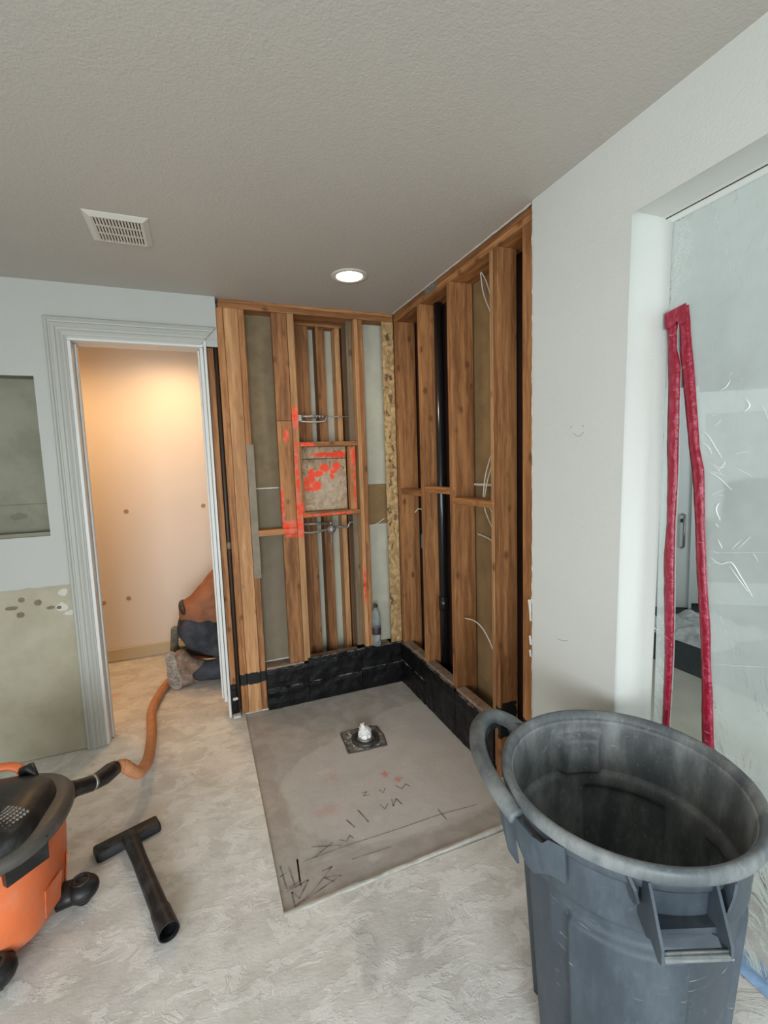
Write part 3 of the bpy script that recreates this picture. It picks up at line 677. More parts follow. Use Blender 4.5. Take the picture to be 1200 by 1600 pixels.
# ------------------------------------------------------------------ plumbing
sp_ = empty('shower_arm_pipe', (-.55, .05, 1.76)); tag(sp_, 'looped metal pipe and bracket between studs above the niche', 'pipe')
MB().tube([(-.638, .05, 1.797), (-.46, .05, 1.798)], .010, 10).build('pipe', M['dull_metal'], sp_, True)
extrude_curve('pipe', [(-.638, .045, 1.768), (-.56, .045, 1.762), (-.475, .045, 1.765), (-.458, .048, 1.775), (-.455, .05, 1.795)], .006, M['steel'], sp_)
bx('bracket', M['steel'], sp_, -.639, -.615, .025, .04, 1.765, 1.805, .002); MB().tube([(-.455, .05, 1.798), (-.268, .055, 1.797)], .004, 8).build('rod', M['dull_metal'], sp_, True)
for k in range(7): MB().tube([(-.60 + k * .02, .05, 1.797), (-.595 + k * .02, .05, 1.797)], .0118, 8).build('collar', M['steel'], sp_, True)
mv = empty('mixing_valve', (-.456, .05, 1.03)); tag(mv, 'dark brass mixing valve on pipes below the niche', 'valve')
MB().tube([(-.638, .045, 1.13), (-.47, .05, 1.122)], .008, 10).build('pipe', M['dull_metal'], mv, True)
extrude_curve('pipe', [(-.638, .04, 1.078), (-.58, .04, 1.072), (-.51, .045, 1.08), (-.47, .05, 1.085)], .008, M['dull_metal'], mv)
extrude_curve('pipe', [(-.45, .05, 1.09), (-.40, .05, 1.095), (-.345, .05, 1.088), (-.335, .05, 1.105), (-.325, .05, 1.12)], .008, M['dull_metal'], mv)
vb = MB(); vb.lathe([(0, -.03), (.020, -.03), (.024, -.012), (.028, -.01), (.028, .012), (.020, .014), (.018, .028), (0, .03)], seg=16)
for v in vb.bm.verts: a, b_, c_ = v.co; v.co = V((-.456 + a, .045 + c_, 1.083 + b_))
vb.build('valve_body', M['dull_metal'], mv, True)
MB().tube([(-.456, .05, 1.06), (-.454, .05, 1.00), (-.456, .052, .93)], [.006, .004, .001], 8).build('wire_tail', M['dull_metal'], mv, True)
MB().tube([(-.456, .05, 1.11), (-.456, .05, 1.135)], .009, 8).build('valve_stem', M['dull_metal'], mv, True)
MB().tube([(-.33, .055, 1.118), (-.2685, .055, 1.117)], .003, 6).build('rod', M['steel'], mv, True)

dp = empty('drain_pipe', (.085, -.47, 0)); tag(dp, 'glossy black drain pipe standing in the right stud wall', 'pipe')
MB().tube([(.100, -.417, .04), (.100, -.417, 2.383)], .0255, 24).build('pipe', M['abs'], dp, True)
MB().tube([(.100, -.417, .60), (.100, -.417, .68)], .029, 24).build('coupling', M['abs'], dp, True)
vp = empty('vent_pipe', (-1.087, .05, 0)); tag(vp, 'slim dark pipe in the gap beside the door jamb', 'pipe')
MB().tube([(-1.0875, .03, .02), (-1.0875, .03, 2.385)], .011, 12).build('pipe', M['brownpipe'], vp, True)
MB().tube([(-1.0875, .03, 1.02), (-1.0875, .03, 1.06)], .0125, 12).build('coupling', M['greystrip'], vp, True)
gp = MB().tube([(-.24, .17, .02), (-.24, .17, 2.38)], .009, 10).build('conduit', M['greystrip'], None, True); tag(gp, 'thin grey conduit deep in the open bay beside the grey stud', 'pipe')

# cables
def cable(pts, lab, r=.0032): tag(extrude_curve('cable', pts, r, M['wire'], None, 8, 6), lab, 'cable', 'white cables in the stud walls')
cable([(.09, -.862, 2.383), (.09, -.885, 2.28), (.085, -.945, 2.18), (.07, -1.00, 2.10), (.06, -1.068, 2.02)], 'left strand of the cable pair hanging from the top plate')
cable([(.09, -.868, 2.383), (.092, -.91, 2.32), (.088, -.965, 2.20), (.075, -1.01, 2.12), (.062, -1.068, 2.04)], 'right strand of the cable pair hanging from the top plate')
cable([(.06, -1.068, 1.60), (.075, -.97, 1.53), (.085, -.895, 1.42), (.085, -.872, 1.308)], 'left cable dropping onto the dusty block in the wide bay')
cable([(.06, -1.068, 1.57), (.08, -.98, 1.50), (.088, -.91, 1.40), (.087, -.882, 1.308)], 'right cable dropping onto the dusty block in the wide bay')
cable([(.087, -.872, 1.273), (.088, -.90, 1.22), (.085, -.95, 1.16), (.07, -1.01, 1.09), (.06, -1.068, 1.05)], 'left cable running down behind the wide bay below the block')
cable([(.100, -.895, 1.273), (.104, -.935, 1.21), (.104, -.955, 1.15), (.09, -1.03, 1.09), (.085, -1.068, 1.05)], 'right cable running down behind the wide bay below the block')
cable([(.135, -.74, 1.105), (.13, -.85, 1.095), (.12, -.95, 1.07)], 'short pale cable crossing the wide bay at mid height', .004)
cable([(.09, -.729, .640), (.05, -.741, .654), (.05, -.831, .667), (.05, -.899, .655), (.05, -.962, .613), (.05, -1.015, .548), (.055, -1.068, .46)], 'arched white cable low in the wide bay')
cable([(.04, -.345, 1.165), (.035, -.30, 1.20), (.03, -.24, 1.205), (.028, -.20, 1.18)], 'short curled cable in the first bay from the corner')
cable([(-.208, .0845, 1.085), (-.18, .075, 1.083), (-.13, .075, 1.09), (-.095, .07, 1.112), (-.079, .06, 1.125)], 'thin cable across the pale board beside the corner strip', .0025)
ob = bx('wood_cleat', M['white_raw'], None, .119, .1395, -.94, -.735, 1.362, 1.374, .002); tag(ob, 'pale cleat on the tan board above the dusty block', 'cleat')
jb = empty('junction_box', (.06, -.30, .98)); tag(jb, 'blue grey electrical box between the first two studs', 'electrical box')
bx('box_body', M['bluebox'], jb, .02, .075, -.345, -.285, .965, 1.055, .003); extrude_curve('cable_loop', [(.04, -.30, 1.05), (.035, -.29, 1.09), (.04, -.33, 1.10), (.045, -.344, 1.07)], .003, M['wire'], jb)

# bottle
bt = empty('water_bottle', (-.19, -.0, .279)); bt.location = (-.187, -.0, .280); tag(bt, 'clear plastic water bottle standing on the black curb', 'bottle')
MB().lathe([(0, .281), (.026, .281), (.031, .287), (.031, .31), (.029, .33), (.031, .35), (.031, .42), (.029, .44), (.031, .46), (.029, .49), (.018, .52), (.012, .53), (.012, .545)], -.187, -.0, 24).build('bottle_body', M['clear'], bt, True)
MB().lathe([(.0312, .36), (.0318, .362), (.0318, .405), (.0312, .407)], -.187, 0, 24).build('bottle_label', M['label'], bt, True)
MB().lathe([(0, .542), (.014, .542), (.014, .560), (0, .562)], -.187, 0, 16).build('cap', M['cap'], bt, True)

# ------------------------------------------------------------------ ceiling fittings
cl = empty('ceiling_light', (-.449, -.503, H)); tag(cl, 'glowing round recessed light in the ceiling above the shower', 'ceiling light')
MB().lathe([(.066, H - .002), (.070, H - .006), (.090, H - .005), (.094, H - .0005), (.066, H - .0005)], -.449, -.503, 40).build('trim_ring', M['white_plastic'], cl, True)
MB().lathe([(0, H - .0045), (.064, H - .004), (.066, H - .001), (0, H - .001)], -.449, -.503, 32).build('lens', M['lamp'], cl, True)
def spot(nm, loc, power, col, size=150, blend=.6, par=None, r=.06):
    l = bpy.data.lights.new(nm, 'SPOT'); l.energy = power; l.color = col; l.spot_size = math.radians(size); l.spot_blend = blend; l.shadow_soft_size = r
    o = bpy.data.objects.new(nm, l); COL.objects.link(o); o.location = loc; return o
spot('ceiling_lamp', (-.449, -.503, H - .02), 16, (1.0, .88, .70), 165, .9)
hl = empty('hall_ceiling_light', (-1.36, .80, H)); tag(hl, 'recessed warm light in the hallway ceiling', 'ceiling light')
MB().lathe([(.066, H - .002), (.070, H - .006), (.090, H - .005), (.094, H - .0005), (.066, H - .0005)], -1.36, .80, 32).build('trim_ring', M['white_plastic'], hl, True)
MB().lathe([(0, H - .0045), (.064, H - .004), (.066, H - .001), (0, H - .001)], -1.36, .80, 24).build('lens', M['hall_warm_light'], hl, True)
spot('hall_warm_light', (-1.36, .80, H - .02), 52, (1.0, .60, .28), 172, .9)
spot('hall_warm_light', (-2.15, .66, H - .02), 42, (1.0, .58, .26), 172, .9)  # added out-of-view fill light without a fixture, evens out the hall brightness

vt = empty('ceiling_vent', (-1.445, -.68, H)); tag(vt, 'off-white slatted vent grille on the ceiling', 'vent')
x0, x1, y0, y1 = -1.555, -1.335, -.80, -.555
fr_ = MB()
def fring(o, zz): return [(x0 - o, y0 - o, zz), (x1 + o, y0 - o, zz), (x1 + o, y1 + o, zz), (x0 - o, y1 + o, zz)]
rings = [[fr_.bm.verts.new(p) for p in fring(o, z)] for o, z in ((.0, H - .0005), (-.003, H - .003), (-.022, H - .012), (-.026, H - .012), (-.026, H - .004))]
for a, b_ in zip(rings, rings[1:]):
    for k in range(4): fr_.bm.faces.new((a[k], a[(k + 1) % 4], b_[(k + 1) % 4], b_[k]))
fr_.build('frame', M['white_plastic'], vt)
bx('backing', M['vent_dark'], vt, x0 + .02, x1 - .02, y0 + .02, y1 - .02, H - .004, H - .001)
for k in range(16): bx('slat', M['white_plastic'], vt, x0 + .026 + k * .0108, x0 + .0325 + k * .0108, y0 + .026, y1 - .026, H - .0115, H - .0065)
for k in range(1, 3): bx('crossbar', M['white_plastic'], vt, x0 + .026, x1 - .026, y0 + .026 + k * .064 - .003, y0 + .026 + k * .064 + .003, H - .0112, H - .0068)

# ------------------------------------------------------------------ floor drain
dr = empty('floor_drain', (-.485, -.545, -.007)); tag(dr, 'dark floor drain in the slab stuffed with a white bag', 'drain')
Rd = Matrix.Rotation(-.08, 4, 'Z')
g = MB()
def dirt(u, v):
    x = (u - .5) * .22; y = (v - .5) * .20; r = math.hypot(x, y)
    z = -.006 + .004 * mnoise.noise(V((x * 40, y * 40, 0))) + (.002 if max(abs(x) / .11, abs(y) / .10) > .97 else 0)
    return Rd @ V((x, y, z)) + V((-.485, -.545, 0))
g.grid(dirt, 24, 24); g.build('drain_pit', M['drain_dirt'], dr)
ln = [(-.11, .095), (-.03, .105), (.07, .11), (.10, .09), (.115, .0), (.105, -.09), (0, -.10), (-.10, -.098), (-.105, 0), (-.11, .095)]
rr_ = MB(); rr_.tube([Rd @ V((a + .003 * mnoise.noise(V((a * 90, b_ * 90, 2))), b_, -.0045)) + V((-.485, -.545, 0)) for a, b_ in [((1 - k / 4) * p[0] + k / 4 * q[0], (1 - k / 4) * p[1] + k / 4 * q[1]) for p, q in zip(ln, ln[1:]) for k in range(4)]], .0035, 5); rr_.build('cut_edge', M['pencil'], dr)
MB().lathe([(.052, -.003), (.056, .008), (.070, .010), (.076, .004), (.076, -.006)], -.475, -.55, 32).build('clamp_ring', M['drain_metal'], dr, True)
MB().lathe([(.030, -.004), (.034, .014), (.042, .014), (.044, -.004)], -.475, -.55, 28).build('drain_throat', M['dull_metal'], dr, True)
bg = MB(); bg.lathe([(.030, .002), (.036, .018), (.032, .032), (.036, .042), (.024, .052), (.028, .062), (.012, .070), (.010, .085), (0, .092)], -.475, -.55, 18, f=lambda a, r, z: (r * math.cos(a) * (1 + .35 * mnoise.noise(V((math.cos(a) * 2, math.sin(a) * 2, z * 50)))) - max(0, z - .05) * .5, r * math.sin(a) * (1 + .35 * mnoise.noise(V((math.cos(a) * 2, math.sin(a) * 2, 9 + z * 50)))), z))
bg.build('bag_stuffing', M['bag'], dr); 

# ------------------------------------------------------------------ floor tool (vacuum nozzle)
ft = empty('vacuum_floor_tool', (-1.58, -.82, 0)); tag(ft, 'black T-shaped vacuum nozzle lying on the floor', 'vacuum tool')
ang = math.atan2(-.752 + .82, -1.516 + 1.694); Rt = Matrix.Rotation(ang, 4, 'Z'); pc = V((-1.592, -.825, 0))
h_ = MB(); h_.box(-.118, .118, -.043, .040, .002, .038, .010, seg=3)
for v in h_.bm.verts:
    if v.co.z > .018: v.co.y *= .75
bmesh.ops.transform(h_.bm, matrix=Matrix.Translation(pc) @ Rt, verts=h_.bm.verts[:]); autosmooth(h_.build('nozzle_head', M['black_dusty'], ft), 30)
for a, b_ in ((-.10, -.035), (.035, .10)):
    sl = MB(); sl.box(a, b_, -.020, .014, .0335, .0365, .001); bmesh.ops.transform(sl.bm, matrix=Matrix.Translation(pc) @ Rt, verts=sl.bm.verts[:]); sl.build('head_recess', M['black_pl'], ft)
st0 = V((-1.585, -.835, .042)); st1 = V((-1.412, -1.335, .036)); dd = (st1 - st0)
MB().tube([st0 - dd * .02 - V((0,0,.022)), st0 + dd * .02 - V((0,0,.008)), st0 + dd * .12, st0 + dd * .3, st0 + dd * .8, st0 + dd * .83, st0 + dd * 1.0], [.016, .028, .029, .026, .028, .031, .033], 20, caps=False).build('tube', M['black_dusty'], ft, True)
MB().tube([st1 - dd * .02, st1], [.027, .029], 20, caps=False).build('tube_bore', M['black_pl'], ft, True)
q_ = MB(); q_.tube([st1 - dd * .10, st1 - dd * .099], [.027, .0001], 20); q_.build('tube_shade', M['black_pl'], ft)
q_ = MB(); q_.tube([st1 - dd * .001, st1 + dd * .001], [.033, .0295], 20, caps=False); q_.build('tube_lip', M['black_pl'], ft, True)

# ------------------------------------------------------------------ wet/dry vacuum
VX, VY = -1.955, -1.06
va = empty('shop_vacuum', (VX, VY, 0)); tag(va, 'orange wet dry vacuum with dusty black lid by the left edge', 'vacuum')
def sq(a, r, z, k=.10, ph=.65):
    rr = r * (1 + k * math.cos(4 * (a - ph)) * .5); return (rr * math.cos(a), rr * math.sin(a), z)
dm = MB().lathe([(0, .040), (.175, .040), (.195, .052), (.203, .08), (.206, .12), (.208, .122), (.216, .25), (.222, .33), (.222, .345), (0, .345)], VX, VY, 64, f=sq).build('drum', M['vac_orange'], va); autosmooth(dm, 35)
rb = MB()
for a in (-.95, -.35, .35): 
    rb = MB(); c0 = V((VX + .208 * math.cos(a), VY + .208 * math.sin(a), 0)); n_ = V((math.cos(a), math.sin(a), 0)); t_ = V((-n_.y, n_.x, 0))
    rb.prism([c0 + t_ * .035 + V((0, 0, .07)) - n_ * .012, c0 - t_ * .035 + V((0, 0, .07)) - n_ * .012, c0 - t_ * .04 + V((0, 0, .17)) - n_ * .0, c0 + t_ * .04 + V((0, 0, .17)) - n_ * .0], n_ * .004); rb.build('drum_panel', M['vac_orange'], va)
lid = MB().lathe([(.205, .335), (.242, .342), (.252, .352), (.254, .368), (.246, .384), (.222, .392), (.19, .397), (.165, .402), (0, .402)], VX, VY, 64, f=lambda a, r, z: sq(a, r, z, .06)).build('lid', M['vac_lid'], va); autosmooth(lid, 50)
mh = MB().lathe([(.205, .395), (.200, .422), (.182, .440), (.14, .455), (.08, .466), (0, .470)], VX, VY - .028, 48, f=lambda a, r, z: sq(a, r, z, .14)).build('motor_head', M['black_pl'], va); autosmooth(mh, 40)
gr_ = MB()
def domez(r): return .470 - .015 * min(1, r / .14) if r < .14 else .455 - .015 * (r - .14) / .042
for i in range(16):
    a = -1.45 + i * .07
    for r_ in (.112, .124, .136, .148, .160, .172):
        x, y = VX + r_ * math.cos(a), VY - .028 + r_ * math.sin(a)
        gr_.box(x - .0035, x + .0035, y - .0035, y + .0035, domez(r_) - .004, domez(r_) + .0025)
tag(gr_.build('vent_grille', M['steel'], va), kind='stuff')
for a in (-.80, 2.3, .9 + PI):
    n_ = V((math.cos(a), math.sin(a), 0)); t_ = V((-n_.y, n_.x, 0)); c0 = V((VX, VY, 0)) + n_ * .225
    l_ = MB(); l_.prism([c0 - t_ * .06 + V((0, 0, .375)), c0 + t_ * .06 + V((0, 0, .375)), c0 + t_ * .058 + V((0, 0, .300)), c0 - t_ * .058 + V((0, 0, .300))], n_ * .022); l_.build('latch', M['black_pl'], va)
# carrying handle
hh = smoothpath([(VX - .14, VY + .175, .40), (VX - .11, VY + .18, .445), (VX + .0, VY + .185, .458), (VX + .065, VY + .165, .448), (VX + .085, VY + .150, .40)], 6)
MB().tube(hh, .021, 12, squash=.6).build('handle', M['vac_orange'], va, True)
MB().tube([(VX + .075, VY + .150, .44), (VX + .10, VY + .145, .455), (VX + .13, VY + .110, .43)], [.02, .018, .006], 8).build('handle_clip', M['black_pl'], va, True)
# casters
for a, rr in ((-.02, .255), (-1.22, .24), (1.6, .25), (3.1, .25)):
    n_ = V((math.cos(a), math.sin(a), 0)); cc = V((VX, VY, 0)) + n_ * rr
    cs = MB(); cs.ball(cc + V((0, 0, .055)), .052, 1, 1, .72, 18); cs.tube([cc + V((0, 0, .05)) - n_ * .07, cc + V((0, 0, .055))], [.05, .045], 12, squash=.7)
    pod = cs.build('caster_pod', M['black_dusty'], va, True)
    wn_ = V((-n_.y, n_.x, 0)); MB().tube([cc - wn_ * .012 + V((0, 0, .0245)), cc + wn_ * .012 + V((0, 0, .0245))], .024, 16).build('wheel', M['black_pl'], pod, True)
    MB().lathe([(.018, .082), (.030, .086), (.030, .092), (.018, .094)], cc.x, cc.y, 20, close=True).build('pod_ring', M['steel'] if False else M['black_pl'], pod, True)
# hose
hs = empty('vacuum_hose', (-1.6, -.3, 0)); tag(hs, 'orange vacuum hose running from the vacuum to the hallway', 'hose')
MB().tube([(-1.80, -.93, .325), (-1.755, -.87, .305), (-1.745, -.86, .302), (-1.70, -.79, .265), (-1.67, -.735, .25), (-1.655, -.70, .245), (-1.640, -.675, .240)], [.036, .036, .030, .029, .034, .034, .030], 20).build('cuff', M['black_pl'], hs, True)
MB().tube([(-1.706, -.798, .271), (-1.700, -.789, .267)], .0315, 20).build('cuff_ring', M['steel'], hs, True)
hp = smoothpath([(-1.648, -.69, .243), (-1.615, -.655, .232), (-1.59, -.64, .195), (-1.565, -.60, .150), (-1.545, -.48, .12), (-1.553, -.28, .07), (-1.57, -.02, .032), (-1.59, .22, .028), (-1.565, .42, .028), (-1.51, .62, .028), (-1.42, .66, .028), (-1.30, .66, .028), (-1.15, .66, .028)], 10)
hm = MB(); rad = []; 
fine = []
for a, b_ in zip(hp, hp[1:]):
    L = (b_ - a).length; k_ = max(1, int(L / .003))
    for i in range(k_): fine.append(a + (b_ - a) * i / k_)
hm.tube(fine, [.0265 if (i % 3) else .0240 for i in range(len(fine))], 14).build('hose_tube', M['hose'], hs, True)

# ------------------------------------------------------------------ big grey bin
BX, BY, BZ = -.30, -2.06, .72
bn = empty('trash_bin', (BX, BY, 0)); tag(bn, 'large round scuffed grey plastic trash bin with side handles', 'trash bin')
def sst(a, b, x):
    x = min(1, max(0, (x - a) / (b - a))); return x * x * (3 - 2 * x)
def panel(a, z):
    o = 0.0; dg = math.degrees(a) % 360
    # recessed wide panels round the body, stepped channels under the handles
    for c_, w, z0, z1, dpt in ((224, 27, .06, .50, .018), (320, 26, .06, .50, .014), (40, 26, .06, .50, .014)):
        dd_ = abs((dg - c_ + 180) % 360 - 180)
        o += dpt * sst(w + .9, w - .9, dd_) * sst(z0 - .012, z0 + .012, z) * sst(z1 + .012, z1 - .012, z)
    for c_, w, dpt in ((150, 13, -.030), (253, 0.1, 0)):
        dd_ = abs((dg - c_ + 180) % 360 - 180)
        if dpt: o += dpt * sst(w + 2, w - 2, dd_) * sst(.56, .50, z)
    dd_ = abs((dg - 69 + 180) % 360 - 180)      # square boss seen inside
    o += -.032 * sst(14.5, 12.8, dd_) * sst(.548, .556, z) * sst(.664, .656, z)
    o += -.012 * sst(.55, .535, z)              # step ring
    return o
SEG = 240
zs = [.004, .03, .045, .05, .06, .07, .075, .10, .16, .22, .28, .34, .40, .46, .484, .488, .494, .50, .506, .512, .518, .53, .54, .548, .552, .556, .562, .60, .64, .654, .658, .662, .666, .68, .69, .70]
def rad_(z): return .228 + (.277 - .228) * z / .70
bd = MB()
outer = [(rad_(z), z) for z in zs]; inner = [(rad_(z) - .005, max(z, .012)) for z in zs][::-1]
prof_ = [(0, .004)] + outer + inner + [(0, .012)]
bo = bd.lathe(prof_, BX, BY, SEG, f=lambda a, r, z: ((r + panel(a, z)) * math.cos(a), (r + panel(a, z)) * math.sin(a), z)).build('body', M['can'], bn, True)
bo.data.materials.append(M['can_in'])
for p in bo.data.polygons:
    c_ = p.center + bo.location + V((BX, BY, 0)) if False else p.center
    ax_ = V((bo.location.x + p.center.x, bo.location.y + p.center.y, 0))
    nrm = V((p.normal.x, p.normal.y, 0))
    if nrm.dot(ax_) < 0 or (abs(p.normal.z) > .8 and p.normal.z > 0): p.material_index = 1
MB().lathe([(.275, .700), (.277, .692), (.286, .689), (.294, .686), (.301, .691), (.303, .702), (.301, .714), (.294, .721), (.286, .719), (.278, .711)], BX, BY, 120, close=True).build('rim', M['can_rim'], bn, True)
# skirt band below the rim
MB().lathe([(.2745, .660), (.281, .658), (.284, .664), (.286, .690), (.2745, .690)], BX, BY, 120, close=True).build('collar', M['can'], bn, True)
def pol(adeg, r, z): a = math.radians(adeg); return V((BX + r * math.cos(a), BY + r * math.sin(a), z))
# far-left handle: grip loop and its webs
hd = MB().tube(smoothpath([pol(98, .300, .650), pol(103, .365, .685), pol(109, .408, .700), pol(119, .405, .703), pol(130, .382, .703), pol(143, .355, .702), pol(156, .334, .700), pol(168, .322, .694), pol(176, .312, .680)], 6), .0235, 14, squash=.85).build('handle', M['can_rim'], bn, True)
def web(pts, th, nm='handle_web', par=bn, mat='can'):
    pts = [V(p) for p in pts]; n_ = (pts[1] - pts[0]).cross(pts[2] - pts[0]).normalized() * th
    return MB().prism([p - n_ / 2 for p in pts], n_).build(nm, M[mat], par)
def webstrip(nm, top, bot, th=.006, mat='can'):
    m_ = MB(); n = len(top); F = []
    for a, b_ in zip(top, bot):
        d_ = V((a.x - BX, a.y - BY, 0)).normalized() * th / 2
        F.append([m_.bm.verts.new(p) for p in (a - d_, a + d_, b_ + d_, b_ - d_)])
    for i in range(n - 1):
        for k in range(4): m_.bm.faces.new((F[i][k], F[i][(k + 1) % 4], F[i + 1][(k + 1) % 4], F[i + 1][k]))
    m_.bm.faces.new(F[0]); m_.bm.faces.new(F[-1][::-1]); return m_.build(nm, M[mat], bn)
# near web: sweeps from the grip end back to the body wall
webstrip('handle_web', [pol(168, .325, .690), pol(174, .320, .686), pol(180, .308, .672), pol(184, .302, .662), pol(189, .297, .662), pol(192, .295, .680), pol(199, .290, .682)],
         [pol(169, .322, .672), pol(174, .312, .630), pol(180, .300, .577), pol(184, .294, .568), pol(189, .288, .585), pol(192, .286, .592), pol(199, .280, .592)])
webstrip('handle_web', [pol(158, .325, .688), pol(164, .318, .685), pol(168, .305, .66)], [pol(160, .315, .62), pol(164, .300, .54), pol(168, .285, .52)])
web([pol(101, .290, .70), pol(103, .345, .692), pol(104, .385, .690), pol(103, .33, .60), pol(101, .285, .56)], .008)
webstrip('handle_web', [pol(104, .385, .69), pol(112, .40, .69), pol(120, .395, .69), pol(135, .362, .69), pol(150, .338, .69)], [pol(104, .385, .672), pol(112, .40, .665), pol(120, .395, .66), pol(135, .362, .655), pol(150, .338, .66)], .01)
# near handle: pocket with cheeks and grip bar
hd_d = V((math.cos(math.radians(-111)), math.sin(math.radians(-111)), 0)); hd_t = V((-hd_d.y, hd_d.x, 0))
def hl_(s_, r, z): return V((BX, BY, 0)) + hd_d * r + hd_t * s_ + V((0, 0, z))
for s_, rin in ((-.096, .252), (.036, .268)):
    web([hl_(s_, rin, .690), hl_(s_, .286, .690), hl_(s_, .300, .665), hl_(s_, .318, .630), hl_(s_, .334, .600), hl_(s_, .336, .572), hl_(s_, .325, .566), hl_(s_, .300, .585), hl_(s_, .285, .575), hl_(s_, rin - .015, .60)], .006, 'handle_cheek')
for s_, rin, sg in ((-.128, .235, 1), (.068, .262, -1)):
    web([hl_(s_, rin, .690), hl_(s_ , rin + .035, .690), hl_(s_ + sg * .010, rin + .042, .665), hl_(s_ + sg * .018, rin + .040, .635), hl_(s_ + sg * .020, rin + .025, .620), hl_(s_ + sg * .008, rin - .01, .64)], .006, 'handle_gusset')
g2 = MB().box(0, 1, 0, 1, 0, 1)
for v in g2.bm.verts: a, b_, c_ = v.co; v.co = hl_(-.099 + .138 * a, .318 + .020 * b_, .570 + .020 * c_)
bmesh.ops.bevel(g2.bm, geom=g2.bm.edges[:], offset=.007, segments=3, affect='EDGES'); g2.build('handle', M['can_rim'], bn, True)
g2 = MB().box(0, 1, 0, 1, 0, 1)
for v in g2.bm.verts: a, b_, c_ = v.co; v.co = hl_(-.094 + .128 * a, .255 + .040 * b_, .588 + .012 * c_)
g2.build('handle_ledge', M['can'], bn)

bn.scale = (.965, .965, 1); bn.location = (BX - .002, BY + .010, 0)

# ------------------------------------------------------------------ plastic sheet with zip
SX = .158
ps = empty('plastic_sheet', (SX, -2.4, 0)); tag(ps, 'translucent plastic sheet hung across the right-hand opening', 'plastic sheet')
Lin = [(-1.822, 1.925), (-1.819, 1.868), (-1.820, 1.814), (-1.833, 1.764), (-1.836, 1.511), (-1.837, 1.447), (-1.834, 1.272), (-1.835, 1.165), (-1.840, .984), (-1.841, .836), (-1.836, .604), (-1.83, .02)]
Lout = [(-1.784, 1.925), (-1.790, 1.821), (-1.796, 1.699), (-1.797, 1.513), (-1.802, 1.447), (-1.804, 1.269), (-1.798, 1.158), (-1.806, .974), (-1.812, .825), (-1.810, .598), (-1.805, .02)]
Rin = [(-1.8225, 1.930), (-1.826, 1.868), (-1.832, 1.782), (-1.844, 1.697), (-1.868, 1.510), (-1.879, 1.447), (-1.897, 1.279), (-1.907, 1.144), (-1.920, 1.008), (-1.928, .870), (-1.940, .602), (-1.955, .02)]
Rout = [(-1.853, 1.932), (-1.864, 1.832), (-1.879, 1.714), (-1.901, 1.508), (-1.916, 1.447), (-1.927, 1.283), (-1.939, 1.150), (-1.952, .983), (-1.956, .881), (-1.976, .598), (-1.995, .02)]
def at(tab, z):
    if z >= tab[0][1]: return tab[0][0]
    for (y0_, z0_), (y1_, z1_) in zip(tab, tab[1:]):
        if z >= z1_: return y1_ + (y0_ - y1_) * (z - z1_) / (z0_ - z1_)
    return tab[-1][0]
def wob(y, z):
    k = sst(.03, .25, -1.78 - y) if y > -2.1 else 1
    return SX + k * (.018 * mnoise.noise(V((0, y * 1.4, z * .7))) + .008 * mnoise.noise(V((5, y * 4 + z * 2, z * 3))) + .003 * mnoise.noise(V((9, y * 14, z * 11))))
sh = MB()
ZT = 1.868
sh.grid(lambda u, v: (lambda z: (lambda y: V((wob(y, z), y, z)))(-1.775 + (at(Lin, z) + 1.775) * u))(.01 + (ZT - .01) * v), 6, 60)
def rightf(u, v):
    z = .01 + (ZT - .01) * v; yi = at(Rin, z); y = yi + (-3.93 - yi) * (u ** 1.6); return V((wob(y, z), y, z))
sh.grid(rightf, 110, 90)
def topf(u, v):
    z = ZT + (2.206 - ZT) * v
    y = -1.775 - u * .05 if u < .02 else -1.775 + (-3.93 + 1.775) * ((u) ** 1.4); return V((wob(y, z) * (1 - v) + SX * v, y, z))
sh.grid(topf, 90, 14)
tag(sh.build('sheet', M['sheet'], ps, True), 'hazy clear film')
def tapem(name, A, B, lab):
    m_ = MB()
    def fn(u, v):
        z = A[0][1] + (.02 - A[0][1]) * v
        ya, yb = at(A, z), at(B, z); y = ya + (yb - ya) * u
        return V((SX - .006 - .007 * math.sin(PI * u) - .002 * mnoise.noise(V((u * 3, z * 30, 1))) + (wob(y, z) - SX), y, z))
    m_.grid(fn, 4, 160); o_ = m_.build(name, M['red_tape'], ps, True); o_['label'] = lab
    sd = o_.modifiers.new('thickness', 'SOLIDIFY'); sd.thickness = .003
    return o_
tapem('zip_tape', Lout, Lin, 'straight red zip tape on the left'); tapem('zip_tape', Rin, Rout, 'red zip tape slanting out to the right')
bxm = MB(); bxm.prism([(SX - .0165, -1.786, 1.924), (SX - .0165, -1.851, 1.935), (SX - .0165, -1.852, 1.880), (SX - .0165, -1.832, 1.878), (SX - .0165, -1.824, 1.892), (SX - .0165, -1.814, 1.878), (SX - .0165, -1.788, 1.875)], (.002, 0, 0)); bxm.build('zip_head', M['red_tape'], ps)
ln_ = MB(); ln_.box(SX - .012, SX + .004, -3.93, -1.776, 2.203, 2.2095); tag(ln_.build('top_seam', M['pencil'], ps), 'thin dark line where the sheet meets the head')
